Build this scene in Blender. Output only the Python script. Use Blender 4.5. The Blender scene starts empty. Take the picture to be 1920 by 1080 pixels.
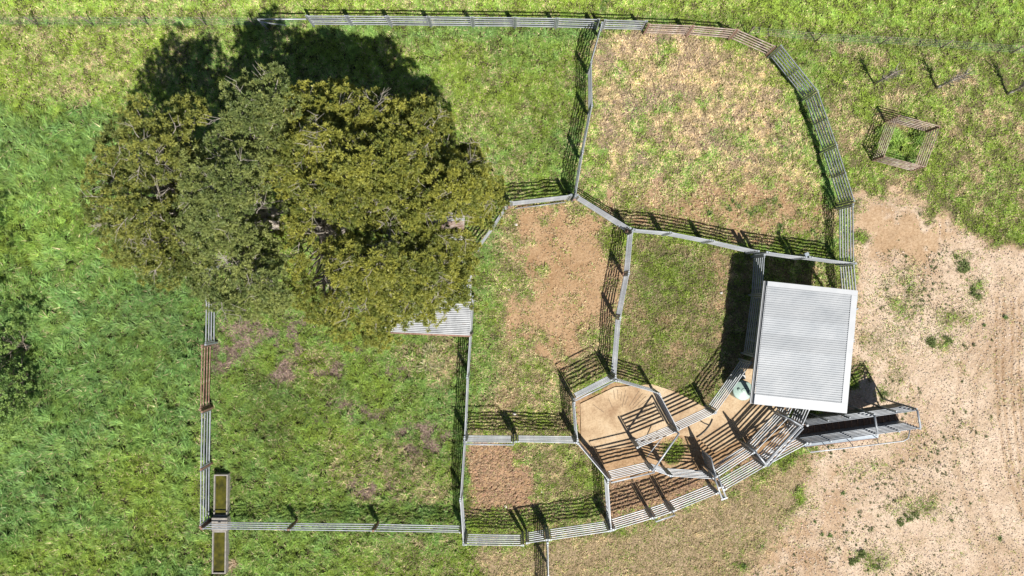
import bpy, math, random
import numpy as np
from mathutils import Vector

# ------------------------------------------------------------------ camera, sky, sun, exposure
S = 0.025                 # metres on the ground per photo pixel
HPX = 1400.0              # camera height in those pixels
H = HPX * S               # 35 m, a drone looking straight down
sc = bpy.context.scene
cd = bpy.data.cameras.new("camera"); cam = bpy.data.objects.new("camera", cd)
sc.collection.objects.link(cam)
cam.location = (0, 0, H); cam.rotation_euler = (0, 0, 0)
cd.sensor_width = 36; cd.lens = 36 * HPX / 1920.0; cd.clip_start = 0.5; cd.clip_end = 3000
sc.camera = cam
KX, KY = -0.32, 0.58      # ground shadow of a 1 m post (x east, y north)
sundir = Vector((-KX, -KY, 1.0)).normalized()
elev = math.asin(sundir.z); azim = math.atan2(sundir.x, sundir.y)
w = bpy.data.worlds.new("World"); sc.world = w; w.use_nodes = True
nt = w.node_tree
sky = nt.nodes.new('ShaderNodeTexSky'); sky.sky_type = 'NISHITA'; sky.sun_disc = False
sky.sun_elevation = elev; sky.sun_rotation = azim; sky.altitude = 300; sky.dust_density = 0.6
nt.links.new(sky.outputs[0], nt.nodes['Background'].inputs[0]); nt.nodes['Background'].inputs[1].default_value = 0.05
sd = bpy.data.lights.new("sun", 'SUN'); sd.energy = 5.0; sd.angle = math.radians(0.5); sd.color = (1.0, 0.955, 0.88)
so = bpy.data.objects.new("sun", sd); sc.collection.objects.link(so)
so.rotation_euler = sundir.to_track_quat('Z', 'Y').to_euler(); so.location = (20, -30, 60)
sc.view_settings.view_transform = 'Standard'; sc.view_settings.look = 'None'
sc.view_settings.exposure = 0.7; sc.view_settings.gamma = 1.0
sc.render.engine = 'CYCLES'
sc.cycles.max_bounces = 5; sc.cycles.diffuse_bounces = 3; sc.cycles.transmission_bounces = 3

RNG = np.random.default_rng(11); random.seed(5)
C = sc.collection

# ------------------------------------------------------------------ helpers
def P(px, py, z=0.0):
    """photo pixel seen at height z (m) -> point in the place"""
    k = S * (1 - z / H)
    return Vector(((px - 960) * k, (540 - py) * k, z))

def G(px, py, z=0.0):
    """plan pixel -> point (no perspective)"""
    return Vector(((px - 960) * S, (540 - py) * S, z))

def link(name, me, mat=None, parent=None, loc=None):
    o = bpy.data.objects.new(name, me); C.objects.link(o)
    if me is not None and mat is not None and len(me.materials) == 0:
        me.materials.append(mat)
    if parent is not None: o.parent = parent
    if loc is not None: o.location = loc
    return o

def tag(o, label=None, cat=None, group=None, kind=None):
    if label: o['label'] = label
    if cat: o['category'] = cat
    if group: o['group'] = group
    if kind: o['kind'] = kind
    return o

def empty(name, loc, label, cat, group=None):
    o = bpy.data.objects.new(name, None); o.empty_display_size = 0.3
    C.objects.link(o); o.location = loc
    return tag(o, label, cat, group)

class MB:
    def __init__(s): s.v = []; s.f = []
    def tube(s, pts, rad, n=8, cap=True, oval=None):
        pts = [Vector(p) for p in pts]; base = len(s.v); m = len(pts)
        rads = rad if isinstance(rad, (list, tuple)) else [rad] * m
        for i, p in enumerate(pts):
            if i == 0: d = pts[1] - p
            elif i == m - 1: d = p - pts[i - 1]
            else: d = (pts[i + 1] - pts[i - 1])
            d = d.normalized() if d.length > 1e-9 else Vector((0, 0, 1))
            up = Vector((0, 0, 1)) if abs(d.z) < 0.95 else Vector((1, 0, 0))
            a = d.cross(up).normalized(); b = a.cross(d).normalized()
            for k in range(n):
                t = 2 * math.pi * (k + 0.5) / n
                if oval:
                    cx_, sy_ = math.cos(t), math.sin(t)
                    q = p + a * (math.copysign(abs(cx_) ** .55, cx_) * oval[0]) + b * (math.copysign(abs(sy_) ** .8, sy_) * oval[1])
                else: q = p + (a * math.cos(t) + b * math.sin(t)) * rads[i]
                s.v.append(q)
        for i in range(m - 1):
            for k in range(n):
                k2 = (k + 1) % n
                s.f.append((base + i * n + k, base + i * n + k2, base + (i + 1) * n + k2, base + (i + 1) * n + k))
        if cap:
            s.f.append(tuple(base + k for k in range(n))[::-1])
            s.f.append(tuple(base + (m - 1) * n + k for k in range(n)))
        return s
    def box(s, c, size, rz=0.0, axes=None):
        c = Vector(c); hx, hy, hz = [q / 2 for q in size]
        if axes: ax, ay, az = axes
        else:
            ax = Vector((math.cos(rz), math.sin(rz), 0)); ay = Vector((-math.sin(rz), math.cos(rz), 0)); az = Vector((0, 0, 1))
        b = len(s.v)
        for sx, sy, sz in ((-1,-1,-1),(1,-1,-1),(1,1,-1),(-1,1,-1),(-1,-1,1),(1,-1,1),(1,1,1),(-1,1,1)):
            s.v.append(c + ax * (sx * hx) + ay * (sy * hy) + az * (sz * hz))
        for f in ((0,3,2,1),(4,5,6,7),(0,1,5,4),(1,2,6,5),(2,3,7,6),(3,0,4,7)): s.f.append(tuple(b + i for i in f))
        return s
    def prism(s, top, thick):
        """polygon 'top' (Vectors) extruded straight down"""
        b = len(s.v); n = len(top)
        for p in top: s.v.append(Vector(p))
        for p in top: s.v.append(Vector(p) - Vector((0, 0, thick)))
        s.f.append(tuple(range(b, b + n))); s.f.append(tuple(range(b + 2 * n - 1, b + n - 1, -1)))
        for i in range(n):
            j = (i + 1) % n; s.f.append((b + i, b + n + i, b + n + j, b + j))
        return s
    def mesh(s, name, smooth=False):
        me = bpy.data.meshes.new(name); me.from_pydata([tuple(v) for v in s.v], [], s.f)
        me.update()
        # consistent outward faces
        import bmesh
        bm = bmesh.new(); bm.from_mesh(me); bmesh.ops.recalc_face_normals(bm, faces=bm.faces); bm.to_mesh(me); bm.free()
        if smooth:
            me.polygons.foreach_set('use_smooth', [True] * len(me.polygons))
        return me
    def build(s, name, mat, parent=None, smooth=False):
        me = s.mesh(name, smooth)
        if parent is not None:
            me.transform(__import__('mathutils').Matrix.Translation(-parent_loc(parent)))
        return link(name, me, mat, parent)

def parent_loc(o):
    v = Vector((0, 0, 0))
    while o is not None:
        v = v + o.location; o = o.parent
    return v

def tri_mesh(name, verts, cols, mat, normals_up=False):
    """one-triangle blades: verts (n,3,3), cols (n,3)"""
    n = verts.shape[0]
    me = bpy.data.meshes.new(name)
    me.vertices.add(n * 3); me.vertices.foreach_set('co', verts.reshape(-1).astype(np.float32))
    me.loops.add(n * 3); me.loops.foreach_set('vertex_index', np.arange(n * 3, dtype=np.int32))
    me.polygons.add(n); me.polygons.foreach_set('loop_start', np.arange(0, n * 3, 3, dtype=np.int32))
    try: me.polygons.foreach_set('loop_total', np.full(n, 3, dtype=np.int32))
    except Exception: pass
    a = me.attributes.new('tint', 'FLOAT_COLOR', 'FACE')
    c4 = np.ones((n, 4), np.float32); c4[:, :3] = cols
    a.data.foreach_set('color', c4.reshape(-1))
    me.update(calc_edges=True)
    me.materials.append(mat)
    return me

# ------------------------------------------------------------------ noise on a raster over the ground plan
RX0, RX1, RY0, RY1, RST = -260, 2180, -220, 1300, 2
gx = np.arange(RX0, RX1 + 1, RST, dtype=np.float32); gy = np.arange(RY0, RY1 + 1, RST, dtype=np.float32)
RW, RH = len(gx), len(gy)
XX, YY = np.meshgrid(gx, gy)

def vnoise(x, y, scale, seed):
    r = np.random.default_rng(seed); n = 256
    lat = r.random((n, n)).astype(np.float32)
    u = x / scale + 1000; v = y / scale + 1000
    iu = np.floor(u).astype(np.int64); iv = np.floor(v).astype(np.int64)
    fu = u - iu; fv = v - iv
    fu = fu * fu * (3 - 2 * fu); fv = fv * fv * (3 - 2 * fv)
    a = lat[iv % n, iu % n]; b = lat[iv % n, (iu + 1) % n]; c = lat[(iv + 1) % n, iu % n]; d = lat[(iv + 1) % n, (iu + 1) % n]
    return (a * (1 - fu) + b * fu) * (1 - fv) + (c * (1 - fu) + d * fu) * fv

def fbm(x, y, scale, seed, oct=4, gain=0.55):
    s = 0; amp = 1; tot = 0
    for i in range(oct):
        s = s + amp * vnoise(x + 37.1 * i, y - 11.7 * i, scale / (2.03 ** i), seed + i); tot += amp; amp *= gain
    return s / tot      # 0..1 about .5

def sstep(a, b, x):
    t = np.clip((x - a) / (b - a), 0, 1); return t * t * (3 - 2 * t)

def poly_sdf(x, y, poly):
    """negative inside"""
    d = np.full(x.shape, 1e9, np.float32); inside = np.zeros(x.shape, bool)
    n = len(poly)
    for i in range(n):
        x0, y0 = poly[i]; x1, y1 = poly[(i + 1) % n]
        ex, ey = x1 - x0, y1 - y0
        t = np.clip(((x - x0) * ex + (y - y0) * ey) / (ex * ex + ey * ey + 1e-9), 0, 1)
        d = np.minimum(d, np.hypot(x - x0 - t * ex, y - y0 - t * ey))
        if y0 != y1:
            cr = ((y0 <= y) & (y1 > y)) | ((y1 <= y) & (y0 > y))
            xi = x0 + (y - y0) / (y1 - y0) * ex
            inside ^= cr & (x < xi)
    return np.where(inside, -d, d)

N1 = fbm(XX, YY, 90, 1); N2 = fbm(XX, YY, 30, 20); N3 = fbm(XX, YY, 190, 40, 3); N4 = fbm(XX, YY, 14, 60, 3)
def mask(poly, soft=20, amp=60, noise=None):
    nz = (N1 - 0.5) * amp * 1.6 + (N2 - 0.5) * amp * 1.2 if noise is None else noise
    return sstep(-soft, soft, -poly_sdf(XX, YY, poly) + nz)
def disc(cx, cy, rx, ry, soft=.35, amp=.8):
    d = np.hypot((XX - cx) / rx, (YY - cy) / ry)
    return sstep(-soft, soft, 1 - d + (N2 - .5) * amp * 1.5 + (N1 - .5) * amp)

# fields: bare ground 0..1, blade length (m), and how much of each grass colour
bare = np.zeros_like(XX); blen = np.full_like(XX, 0.11)
lush = np.full_like(XX, 0.25)      # blue-green against yellow-green
straw = np.full_like(XX, 0.12)     # share of dry blades
dead = np.zeros_like(XX)           # purple-brown dead weed
orange = np.zeros_like(XX)         # orange sand in the bare ground
grav = np.zeros_like(XX)           # pinkish pale gravel in the bare ground
pug = np.zeros_like(XX)            # trampled clods
tone = np.ones_like(XX)            # paler or deeper green of the sward
def put(f, m, v): f[:] = f * (1 - m) + v * m

# paddock on the left: long, wind-combed, blue-green
m = mask([(-400,190),(170,190),(230,200),(380,400),(386,1400),(-400,1400)], 25, 50); put(blen, m, .28); put(lush, m, .70); put(straw, m, .03)
m = mask([(-400,-300),(420,-300),(420,150),(180,190),(-400,195)], 20, 45); put(blen, m, .13); put(lush, m, .12); put(straw, m, .27)
m2 = m * sstep(.52, .62, N3); put(lush, m2, .45); put(straw, m2, .16)
m = mask([(-400,-300),(2300,-300),(2300,60),(1500,60),(1380,28),(600,20),(-400,32)], 8, 18); put(blen, m, .10); put(lush, m, .10); put(straw, m, .15)
m = mask([(-400,330),(160,350),(260,520),(110,560),(-400,520)], 30, 60); put(lush, m, .5)
for cx, cy, rx, ry in ((250,900,90,70),(150,1040,120,50),(300,980,60,60),(60,1060,70,40)):
    m = disc(cx, cy, rx, ry); put(lush, m, .3); put(straw, m, .08); put(blen, m, .2)
# yard on the left
m = mask([(396,540),(880,540),(866,985),(400,985)], 8, 10); put(blen, m, .16); put(lush, m, .42); put(straw, m, .07)
m = mask([(396,840),(866,870),(866,990),(396,990)], 20, 50); put(blen, m, .19); put(lush, m, .42); put(straw, m, .05)
for cx, cy, rx, ry in ((462,625,36,36),(440,660,30,30),(548,648,26,46),(500,640,24,18),(640,690,26,14),(420,690,14,18),(600,790,20,18),(690,910,38,20),(690,780,24,30),(800,820,34,26),(610,700,34,14),(590,770,20,24),(640,760,26,12),(720,770,20,14),(700,900,30,20),(760,800,22,12),(520,700,18,14),(660,650,30,14),(745,700,22,12)):
    m = disc(cx, cy, rx * .95, ry * .95, .5, 1.7) * sstep(.36, .56, N4); put(dead, m * .85, 1); put(bare, m, .22); put(blen, m, .09)
m = disc(815, 672, 58, 40, .4, 1.0); put(straw, m, .55); put(blen, m, .18)
for cx, cy, rx, ry in ((700,880,80,50),(810,900,50,40),(640,830,40,30),(590,690,50,40)):
    m = disc(cx, cy, rx, ry); put(straw, m, .35); put(lush, m, .2)
m = mask([(396,990),(866,1000),(870,1400),(396,1400)], 10, 25); put(blen, m, .2); put(lush, m, .5); put(straw, m, .06)
m = mask([(640,1020),(1000,1030),(1010,1400),(640,1400)], 30, 50); put(blen, m, .13); put(lush, m, .2); put(straw, m, .18)
# green yard at the top middle
m = mask([(620,52),(1120,56),(1078,372),(950,380),(700,560)], 8, 12); put(blen, m, .15); put(lush, m, .42); put(straw, m, .08)
m2 = m * sstep(.5, .6, N3); put(lush, m2, .2); put(straw, m2, .16)
# dry yard at the top right
m = mask([(1118,66),(1300,62),(1440,104),(1520,190),(1556,300),(1572,440),(1400,460),(1180,420),(1084,365)], 8, 10); put(blen, m, .10); put(lush, m, .10); put(straw, m, .58)
m2 = m * disc(1250, 185, 190, 130, .45, .9); put(straw, m2, .93); put(dead, m2 * sstep(.5,.62,N2), .35); put(bare, m2, .16)
m2 = m * sstep(.55, .66, N1) ; put(straw, m2, .3); put(lush, m2, .25)
m2 = mask([(1490,120),(1570,300),(1570,380),(1500,300),(1440,120)], 20, 40) * m; put(straw, m2, .3); put(lush, m2, .3); put(blen, m2, .13)
m2 = mask([(1170,360),(1560,340),(1572,480),(1180,430)], 20, 60) * m; put(bare, m2, .52); put(straw, m2, .5); put(orange, m2, .45)
# orchard at the right
m = mask([(1530,95),(2300,110),(2300,440),(1800,440),(1600,380),(1570,260)], 12, 25); put(blen, m, .075); put(lush, m, .10); put(straw, m, .22); put(bare, m, .04)
m2 = m * sstep(.54, .66, N2); put(straw, m2, .45); put(bare, m2, .15)
m = mask([(1640,240),(1730,250),(1708,320),(1635,300)], 4, 4); put(blen, m, .24); put(lush, m, .45); put(straw, m, .04); put(bare, m, 0)
m = mask([(1400,-200),(2300,-200),(2300,60),(1900,70),(1420,40)], 10, 20); put(blen, m, .09); put(lush, m, .12); put(straw, m, .07)
# the bare gravel yard
m = mask([(1604,372),(1700,372),(1800,430),(1990,470),(2400,450),(2400,1500),(1330,1500),(1390,1080),(1450,1000),(1490,930),(1510,860),(1560,780),(1606,700)], 30, 46)
put(bare, m, .93); put(straw, m, .5); put(lush, m, .3); put(blen, m, .06); put(grav, m, 1)
m2 = mask([(1606,385),(1740,400),(1790,450),(1700,500),(1610,470)], 40, 70) * sstep(.34, .5, N2 * .5 + N4 * .5); put(orange, m2, .85); put(grav, m2, .2)
for cx, cy, rx, ry in ((1400,1050,110,40),(1330,1075,60,20),(1520,1000,80,40),(1490,1040,90,40),(1560,960,40,30),(1420,1060,60,40),(1570,900,26,20)):
    m2 = disc(cx, cy, rx, ry, .9, 1.8) * sstep(.38, .56, N2); put(orange, m2, .6); put(grav, m2, .4)
m = mask([(1600,500),(1660,500),(1700,640),(1740,700),(1690,760),(1612,700)], 30, 60); put(bare, m, .66); put(straw, m, .55)
for cx, cy, rx, ry in ((1770,640,36,24),(1810,480,26,10),(1830,530,20,40),(1660,735,24,20),(1700,820,30,14),(1640,1050,50,30),(1720,950,70,25),(1630,880,60,20),(1790,600,60,30),(1690,560,40,60)):
    m2 = disc(cx, cy, rx, ry, .5, 1.2); put(bare, m2, .55); put(straw, m2, .3); put(blen, m2, .08)
grav *= np.clip(.45 + 1.1 * N1, 0, 1); orange[:] = np.clip(orange + (N3 - .42) * 1.2 * (grav > .3), 0, 1)
# mown dry grass below the yards
m = mask([(900,1030),(1150,1000),(1360,930),(1450,880),(1505,872),(1490,950),(1440,1020),(1370,1080),(1330,1400),(900,1400)], 25, 40)
put(bare, m, .48); put(straw, m, .72); put(lush, m, .2); put(blen, m, .055); put(grav, m, .45); m_mown = m.copy()
m2 = disc(930, 1060, 80, 26); put(bare, m2, .15); put(straw, m2, .25)
# middle yard with a worn patch
m = mask([(892,470),(955,386),(1076,372),(1176,432),(1170,520),(1150,600),(1142,700),(1072,745),(1078,826),(872,826),(884,560)], 7, 8)
put(bare, m, .22); put(blen, m, .085); put(lush, m, .16); put(straw, m, .48); put(orange, m, .3)
m2 = mask([(880,400),(930,400),(930,700),(875,800)], 18, 36) * m; put(bare, m2, .02); put(straw, m2, .15); put(lush, m2, .35); put(blen, m2, .13)
m2 = mask([(985,400),(1130,410),(1152,480),(1135,560),(1050,660),(960,600),(1010,520),(990,450)], 28, 60); put(bare, m2, .87); put(orange, m2, .62); put(straw, m2, .6)
# yard west of the shelter
m = mask([(1186,438),(1420,474),(1412,580),(1400,660),(1330,765),(1230,720),(1156,708),(1170,560)], 7, 8); put(bare, m, .30); put(blen, m, .085); put(lush, m, .08); put(straw, m, .46); put(orange, m, .3)
m2 = m * disc(1250, 520, 60, 70); put(bare, m2, .06); put(lush, m2, .18); put(straw, m2, .28)
m2 = m * disc(1290, 640, 90, 70); put(straw, m2, .5); put(lush, m2, .2); put(bare, m2, .28)
m = mask([(1440,480),(1604,496),(1604,560),(1440,560)], 6, 6); put(bare, m, .25); put(blen, m, .1); put(lush, m, .2); put(straw, m, .3)
# bottom yards
m = mask([(876,826),(1080,830),(1138,905),(1144,985),(985,1018),(868,1015)], 6, 6); put(bare, m, .16); put(blen, m, .08); put(lush, m, .16); put(straw, m, .36); put(orange, m, .3)
m2 = mask([(878,836),(960,836),(985,900),(1000,955),(960,970),(884,965)], 16, 30); put(bare, m2, .98); put(orange, m2, .25); put(pug, m2, 1)
m2 = mask([(870,955),(1140,940),(1146,1010),(870,1025)], 10, 20); put(bare, m2, .2); put(lush, m2, .28); put(straw, m2, .25)
m = mask([(1080,750),(1152,714),(1236,736),(1330,766),(1405,680),(1440,770),(1515,800),(1512,832),(1436,870),(1350,920),(1226,972),(1146,992),(1138,900),(1083,828)], 5, 5)
put(bare, m, .99); put(orange, m, .5); put(pug, m, .35)
m = mask([(1142,905),(1340,895),(1420,845),(1500,790),(1515,832),(1350,920),(1226,972),(1146,992)], 8, 8); put(pug, m, .7); put(orange, m, .35)
m2 = disc(1262, 846, 24, 24, .4, .9); put(bare, m2, .12); put(lush, m2, .0); put(straw, m2, .0); put(blen, m2, .05); put(pug, m2, 0)
m2 = disc(1385, 890, 40, 18, .4, .7); put(bare, m2, .3); put(straw, m2, .2); put(lush, m2, .3)
m = mask([(1150,975),(1230,958),(1345,912),(1345,900),(1240,940),(1150,960)], 5, 8); put(bare, m, .6); put(straw, m, .3); put(blen, m, .06)
# patchiness inside the half-worn yards
bare[:] = np.clip(bare + ((N2 - .5) * 1.5 + (N4 - .5) * .9) * np.clip(4 * bare * (1 - bare), 0, 1) * .75, 0, 1)
straw[:] = np.clip(straw + ((N1 - .5) * .8 + (N2 - .5) * 1.1) * np.clip(3 * straw, 0, 1) * .7, 0, .95)
lush[:] = np.clip(lush + (N1 - .5) * .7, 0, 1)
put(bare, m_mown, .36); put(straw, m_mown, .66 + (N2 - .5) * .5)
for poly, v in (([(396,540),(880,540),(866,985),(400,985)], .92), ([(-400,-300),(2300,-300),(2300,60),(1500,60),(1380,28),(600,20),(-400,32)], 1.28),
                ([(-400,40),(420,40),(180,190),(-400,195)], 1.12), ([(1118,66),(1300,62),(1440,104),(1520,190),(1556,300),(1560,360),(1180,380),(1084,365)], 1.22),
                ([(1530,95),(2300,110),(2300,440),(1800,440),(1600,380),(1570,260)], 1.12), ([(1186,438),(1420,474),(1412,580),(1400,660),(1330,765),(1230,720),(1156,708),(1170,560)], .78)):
    m = mask(poly, 14, 14); put(tone, m, v)
for cx, cy, rx, ry, v in ((60,400,120,40,1.15),(120,470,90,60,1.15),(250,640,80,60,.9),(330,560,60,50,.88),(520,760,70,60,.82),(650,720,60,40,.8),(760,860,60,40,.85)):
    m = disc(cx, cy, rx, ry, .6, 1.0); tone[:] = tone * (1 - m) + tone * v * m
# grass grows up along fence feet (a band of its own length and colour)
def seg_band(pts, wd):
    d = np.full_like(XX, 1e9)
    for (x0, y0), (x1, y1) in zip(pts[:-1], pts[1:]):
        ex, ey = x1 - x0, y1 - y0
        t = np.clip(((XX - x0) * ex + (YY - y0) * ey) / (ex * ex + ey * ey), 0, 1)
        d = np.minimum(d, np.hypot(XX - x0 - t * ex, YY - y0 - t * ey))
    return sstep(wd, wd * .3, d + (N2 - .5) * wd)
for pts in ([(880,600),(872,720),(866,830),(862,940)], [(1500,170),(1545,300),(1556,380)], [(600,60),(1120,64)], [(402,560),(400,980)], [(400,975),(860,985)]):
    m = seg_band(pts, 18); put(bare, m, 0); put(lush, m, .6); put(straw, m, .05); blen[:] = np.maximum(blen, m * .17)
m = seg_band([(-300,44),(575,44)], 10); put(lush, m, .5); put(straw, m, .12); blen[:] = np.maximum(blen, m * .2)
m = seg_band([(1385,66),(1530,76),(1920,98),(2200,115)], 10); put(straw, m, .15); blen[:] = np.maximum(blen, m * .13)
# wheel marks in the gravel
trk = np.zeros_like(XX)
for off in (0, 13, 30, 43):
    trk = np.maximum(trk, seg_band([(1870 + off, 560), (1868 + off, 700), (1876 + off * .95, 800), (1888 + off * .9, 880), (1915 + off * .8, 960), (1960 + off * .7, 1060)], 5))
for pts in ([(1980,470),(1860,560),(1800,700),(1790,860),(1830,1000),(1900,1120)], [(1990,500),(1885,580),(1830,710),(1822,860),(1862,990),(1930,1110)]):
    trk = np.maximum(trk, .45 * seg_band(pts, 8))
trk *= sstep(.22, .5, N2 * .6 + N1 * .5)

fields = dict(bare=bare, blen=blen, lush=lush, straw=straw, dead=dead, orange=orange, grav=grav, pug=pug, trk=trk, n1=N1, n2=N2, n3=N3, n4=N4, tone=tone)
def samp(f, px, py):
    u = np.clip((px - RX0) / RST, 0, RW - 1.001); v = np.clip((py - RY0) / RST, 0, RH - 1.001)
    iu = u.astype(np.int32); iv = v.astype(np.int32); fu = u - iu; fv = v - iv
    return (f[iv, iu] * (1 - fu) + f[iv, iu + 1] * fu) * (1 - fv) + (f[iv + 1, iu] * (1 - fu) + f[iv + 1, iu + 1] * fu) * fv

# ------------------------------------------------------------------ materials
def new_mat(name):
    m = bpy.data.materials.new(name); m.use_nodes = True
    n = m.node_tree; b = n.nodes['Principled BSDF']; return m, n, b
def noise_node(n, scale, detail=4, rough=.6, coord='Object'):
    tc = n.nodes.new('ShaderNodeTexCoord'); t = n.nodes.new('ShaderNodeTexNoise')
    t.inputs['Scale'].default_value = scale; t.inputs['Detail'].default_value = detail; t.inputs['Roughness'].default_value = rough
    n.links.new(tc.outputs[coord], t.inputs['Vector']); return t
def ramp(n, fac, stops):
    r = n.nodes.new('ShaderNodeValToRGB'); e = r.color_ramp.elements
    while len(e) < len(stops): e.new(0.5)
    for i, (p, c) in enumerate(stops):
        e[i].position = p; e[i].color = (*c, 1)
    n.links.new(fac, r.inputs[0]); return r.outputs[0]
def mixc(n, fac, a, b, mode='MIX'):
    m = n.nodes.new('ShaderNodeMix'); m.data_type = 'RGBA'; m.blend_type = mode
    if isinstance(fac, (int, float)): m.inputs[0].default_value = fac
    else: n.links.new(fac, m.inputs[0])
    for sock, v in ((m.inputs[6], a), (m.inputs[7], b)):
        if isinstance(v, tuple): sock.default_value = (*v, 1)
        else: n.links.new(v, sock)
    return m.outputs[2]
def simple(name, stops, scale=6, rough=.6, metal=0.0, bump=0.0, bscale=40, detail=5):
    m, n, b = new_mat(name)
    t = noise_node(n, scale, detail); n.links.new(ramp(n, t.outputs[0], stops), b.inputs['Base Color'])
    b.inputs['Roughness'].default_value = rough; b.inputs['Metallic'].default_value = metal
    if bump:
        t2 = noise_node(n, bscale, 4); bp = n.nodes.new('ShaderNodeBump'); bp.inputs['Strength'].default_value = bump; bp.inputs['Distance'].default_value = .02
        n.links.new(t2.outputs[0], bp.inputs['Height']); n.links.new(bp.outputs[0], b.inputs['Normal'])
    return m

M = {}
M['galv'] = simple('galvanised_steel', [(.3, (.27,.29,.315)), (.55, (.385,.405,.43)), (.75, (.49,.505,.52))], 3, .45, .2)
M['galv_dull'] = simple('weathered_and_shaded_galv_steel', [(.3, (.20,.23,.25)), (.6, (.31,.335,.36)), (.8, (.40,.425,.44))], 6, .5, .25)
M['rust'] = simple('rusty_red_steel', [(.3, (.13,.07,.05)), (.5, (.24,.14,.10)), (.66, (.34,.235,.18)), (.8, (.44,.36,.30))], 7, .8, .1)
M['rust_pale'] = simple('rusted_rail', [(.3, (.20,.125,.095)), (.5, (.33,.25,.205)), (.7, (.46,.40,.355))], 5, .75, .1)
M['roof'] = simple('zinc_roof_sheet', [(.3, (.285,.305,.325)), (.7, (.375,.39,.405))], 1.1, .5, .1)
M['flash'] = simple('zinc_flashing', [(.3, (.34,.355,.37)), (.7, (.40,.41,.42))], 2.0, .5, .1)
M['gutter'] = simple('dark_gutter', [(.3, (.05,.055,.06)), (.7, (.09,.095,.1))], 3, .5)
M['old_roof'] = simple('old_zinc_roof', [(.32, (.30,.31,.32)), (.5, (.43,.44,.45)), (.75, (.50,.51,.52))], 2.2, .5, .1)
M['concrete'] = simple('concrete', [(.3, (.17,.155,.135)), (.6, (.26,.24,.215)), (.8, (.33,.31,.285))], 8, .9, 0, .3, 60)
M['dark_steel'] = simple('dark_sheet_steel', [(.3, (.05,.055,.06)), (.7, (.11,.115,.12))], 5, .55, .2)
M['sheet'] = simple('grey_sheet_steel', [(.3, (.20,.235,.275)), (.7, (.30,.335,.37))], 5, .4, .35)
M['ramp_floor'] = simple('ramp_floor', [(.3, (.08,.055,.042)), (.6, (.17,.115,.085)), (.8, (.28,.19,.135))], 9, .9)
M['cleat'] = simple('ramp_cleat', [(.3, (.14,.08,.05)), (.7, (.28,.17,.11))], 9, .85)
M['poly'] = simple('pale_green_poly', [(.3, (.21,.30,.26)), (.7, (.26,.35,.31))], 3, .45)
M['timber'] = simple('weathered_timber', [(.3, (.10,.075,.055)), (.7, (.24,.20,.16))], 10, .9)
M['bark'] = simple('grey_bark', [(.3, (.16,.12,.09)), (.5, (.36,.30,.25)), (.7, (.56,.50,.44))], 7, .9, 0, .5, 30)
M['twig'] = simple('bare_twig', [(.3, (.20,.175,.145)), (.7, (.40,.36,.31))], 9, .9)
M['stone'] = simple('pale_stone', [(.3, (.40,.36,.33)), (.7, (.55,.52,.49))], 12, .9)
M['black'] = simple('black_plastic', [(.3, (.015,.015,.016)), (.7, (.035,.035,.035))], 8, .5)
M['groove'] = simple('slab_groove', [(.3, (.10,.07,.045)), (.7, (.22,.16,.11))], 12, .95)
m, n, b = new_mat('trough_water'); t = noise_node(n, 3)
n.links.new(ramp(n, t.outputs[0], [(.35, (.030,.030,.006)), (.65, (.085,.080,.010))]), b.inputs['Base Color']); b.inputs['Roughness'].default_value = .08
M['water'] = m
def weather(m, amt, rust):
    n = m.node_tree; b = n.nodes['Principled BSDF']; src = b.inputs['Base Color'].links[0].from_socket
    oi = n.nodes.new('ShaderNodeObjectInfo'); mr = n.nodes.new('ShaderNodeMapRange'); mr.inputs[3].default_value = 1 - amt; mr.inputs[4].default_value = 1.0
    n.links.new(oi.outputs['Random'], mr.inputs[0]); cc = n.nodes.new('ShaderNodeCombineColor')
    for i in range(3): n.links.new(mr.outputs[0], cc.inputs[i])
    c = mixc(n, 1.0, src, cc.outputs[0], 'MULTIPLY')
    t = noise_node(n, 2.3, 6, .65); k = ramp(n, t.outputs[0], [(rust, (0,0,0)), (rust + .07, (1,1,1))])
    c = mixc(n, k, c, (.21, .13, .085)); n.links.new(c, b.inputs['Base Color'])
weather(M['galv'], .28, .66); weather(M['galv_dull'], .25, .64); weather(M['roof'], .17, .74); weather(M['old_roof'], .2, .62)
# dusty slab
m, n, b = new_mat('dusty_slab')
t1 = noise_node(n, .8, 5); t2 = noise_node(n, 14, 5)
c = ramp(n, t1.outputs[0], [(.32, (.27,.175,.10)), (.5, (.41,.30,.185)), (.68, (.475,.375,.255))])
c2 = ramp(n, t2.outputs[0], [(.3, (.55,.5,.45)), (.55, (1,1,1))])
n.links.new(mixc(n, .6, c, c2, 'MULTIPLY'), b.inputs['Base Color']); b.inputs['Roughness'].default_value = .95
bp = n.nodes.new('ShaderNodeBump'); bp.inputs['Strength'].default_value = .3; bp.inputs['Distance'].default_value = .02
n.links.new(t2.outputs[0], bp.inputs['Height']); n.links.new(bp.outputs[0], b.inputs['Normal'])
M['slab'] = m

def leaf_mat(name, trans=.3, rough=.5, spec=.25):
    m, n, b = new_mat(name)
    at = n.nodes.new('ShaderNodeAttribute'); at.attribute_name = 'tint'
    n.links.new(at.outputs['Color'], b.inputs['Base Color']); b.inputs['Roughness'].default_value = rough
    b.inputs['Specular IOR Level'].default_value = spec
    tr = n.nodes.new('ShaderNodeBsdfTranslucent')
    hs = n.nodes.new('ShaderNodeHueSaturation'); hs.inputs['Saturation'].default_value = 1.15; hs.inputs['Value'].default_value = 1.1
    n.links.new(at.outputs['Color'], hs.inputs['Color']); n.links.new(hs.outputs[0], tr.inputs['Color'])
    mx = n.nodes.new('ShaderNodeMixShader'); mx.inputs[0].default_value = trans
    n.links.new(b.outputs[0], mx.inputs[1]); n.links.new(tr.outputs[0], mx.inputs[2])
    n.links.new(mx.outputs[0], n.nodes['Material Output'].inputs['Surface'])
    return m
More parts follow.
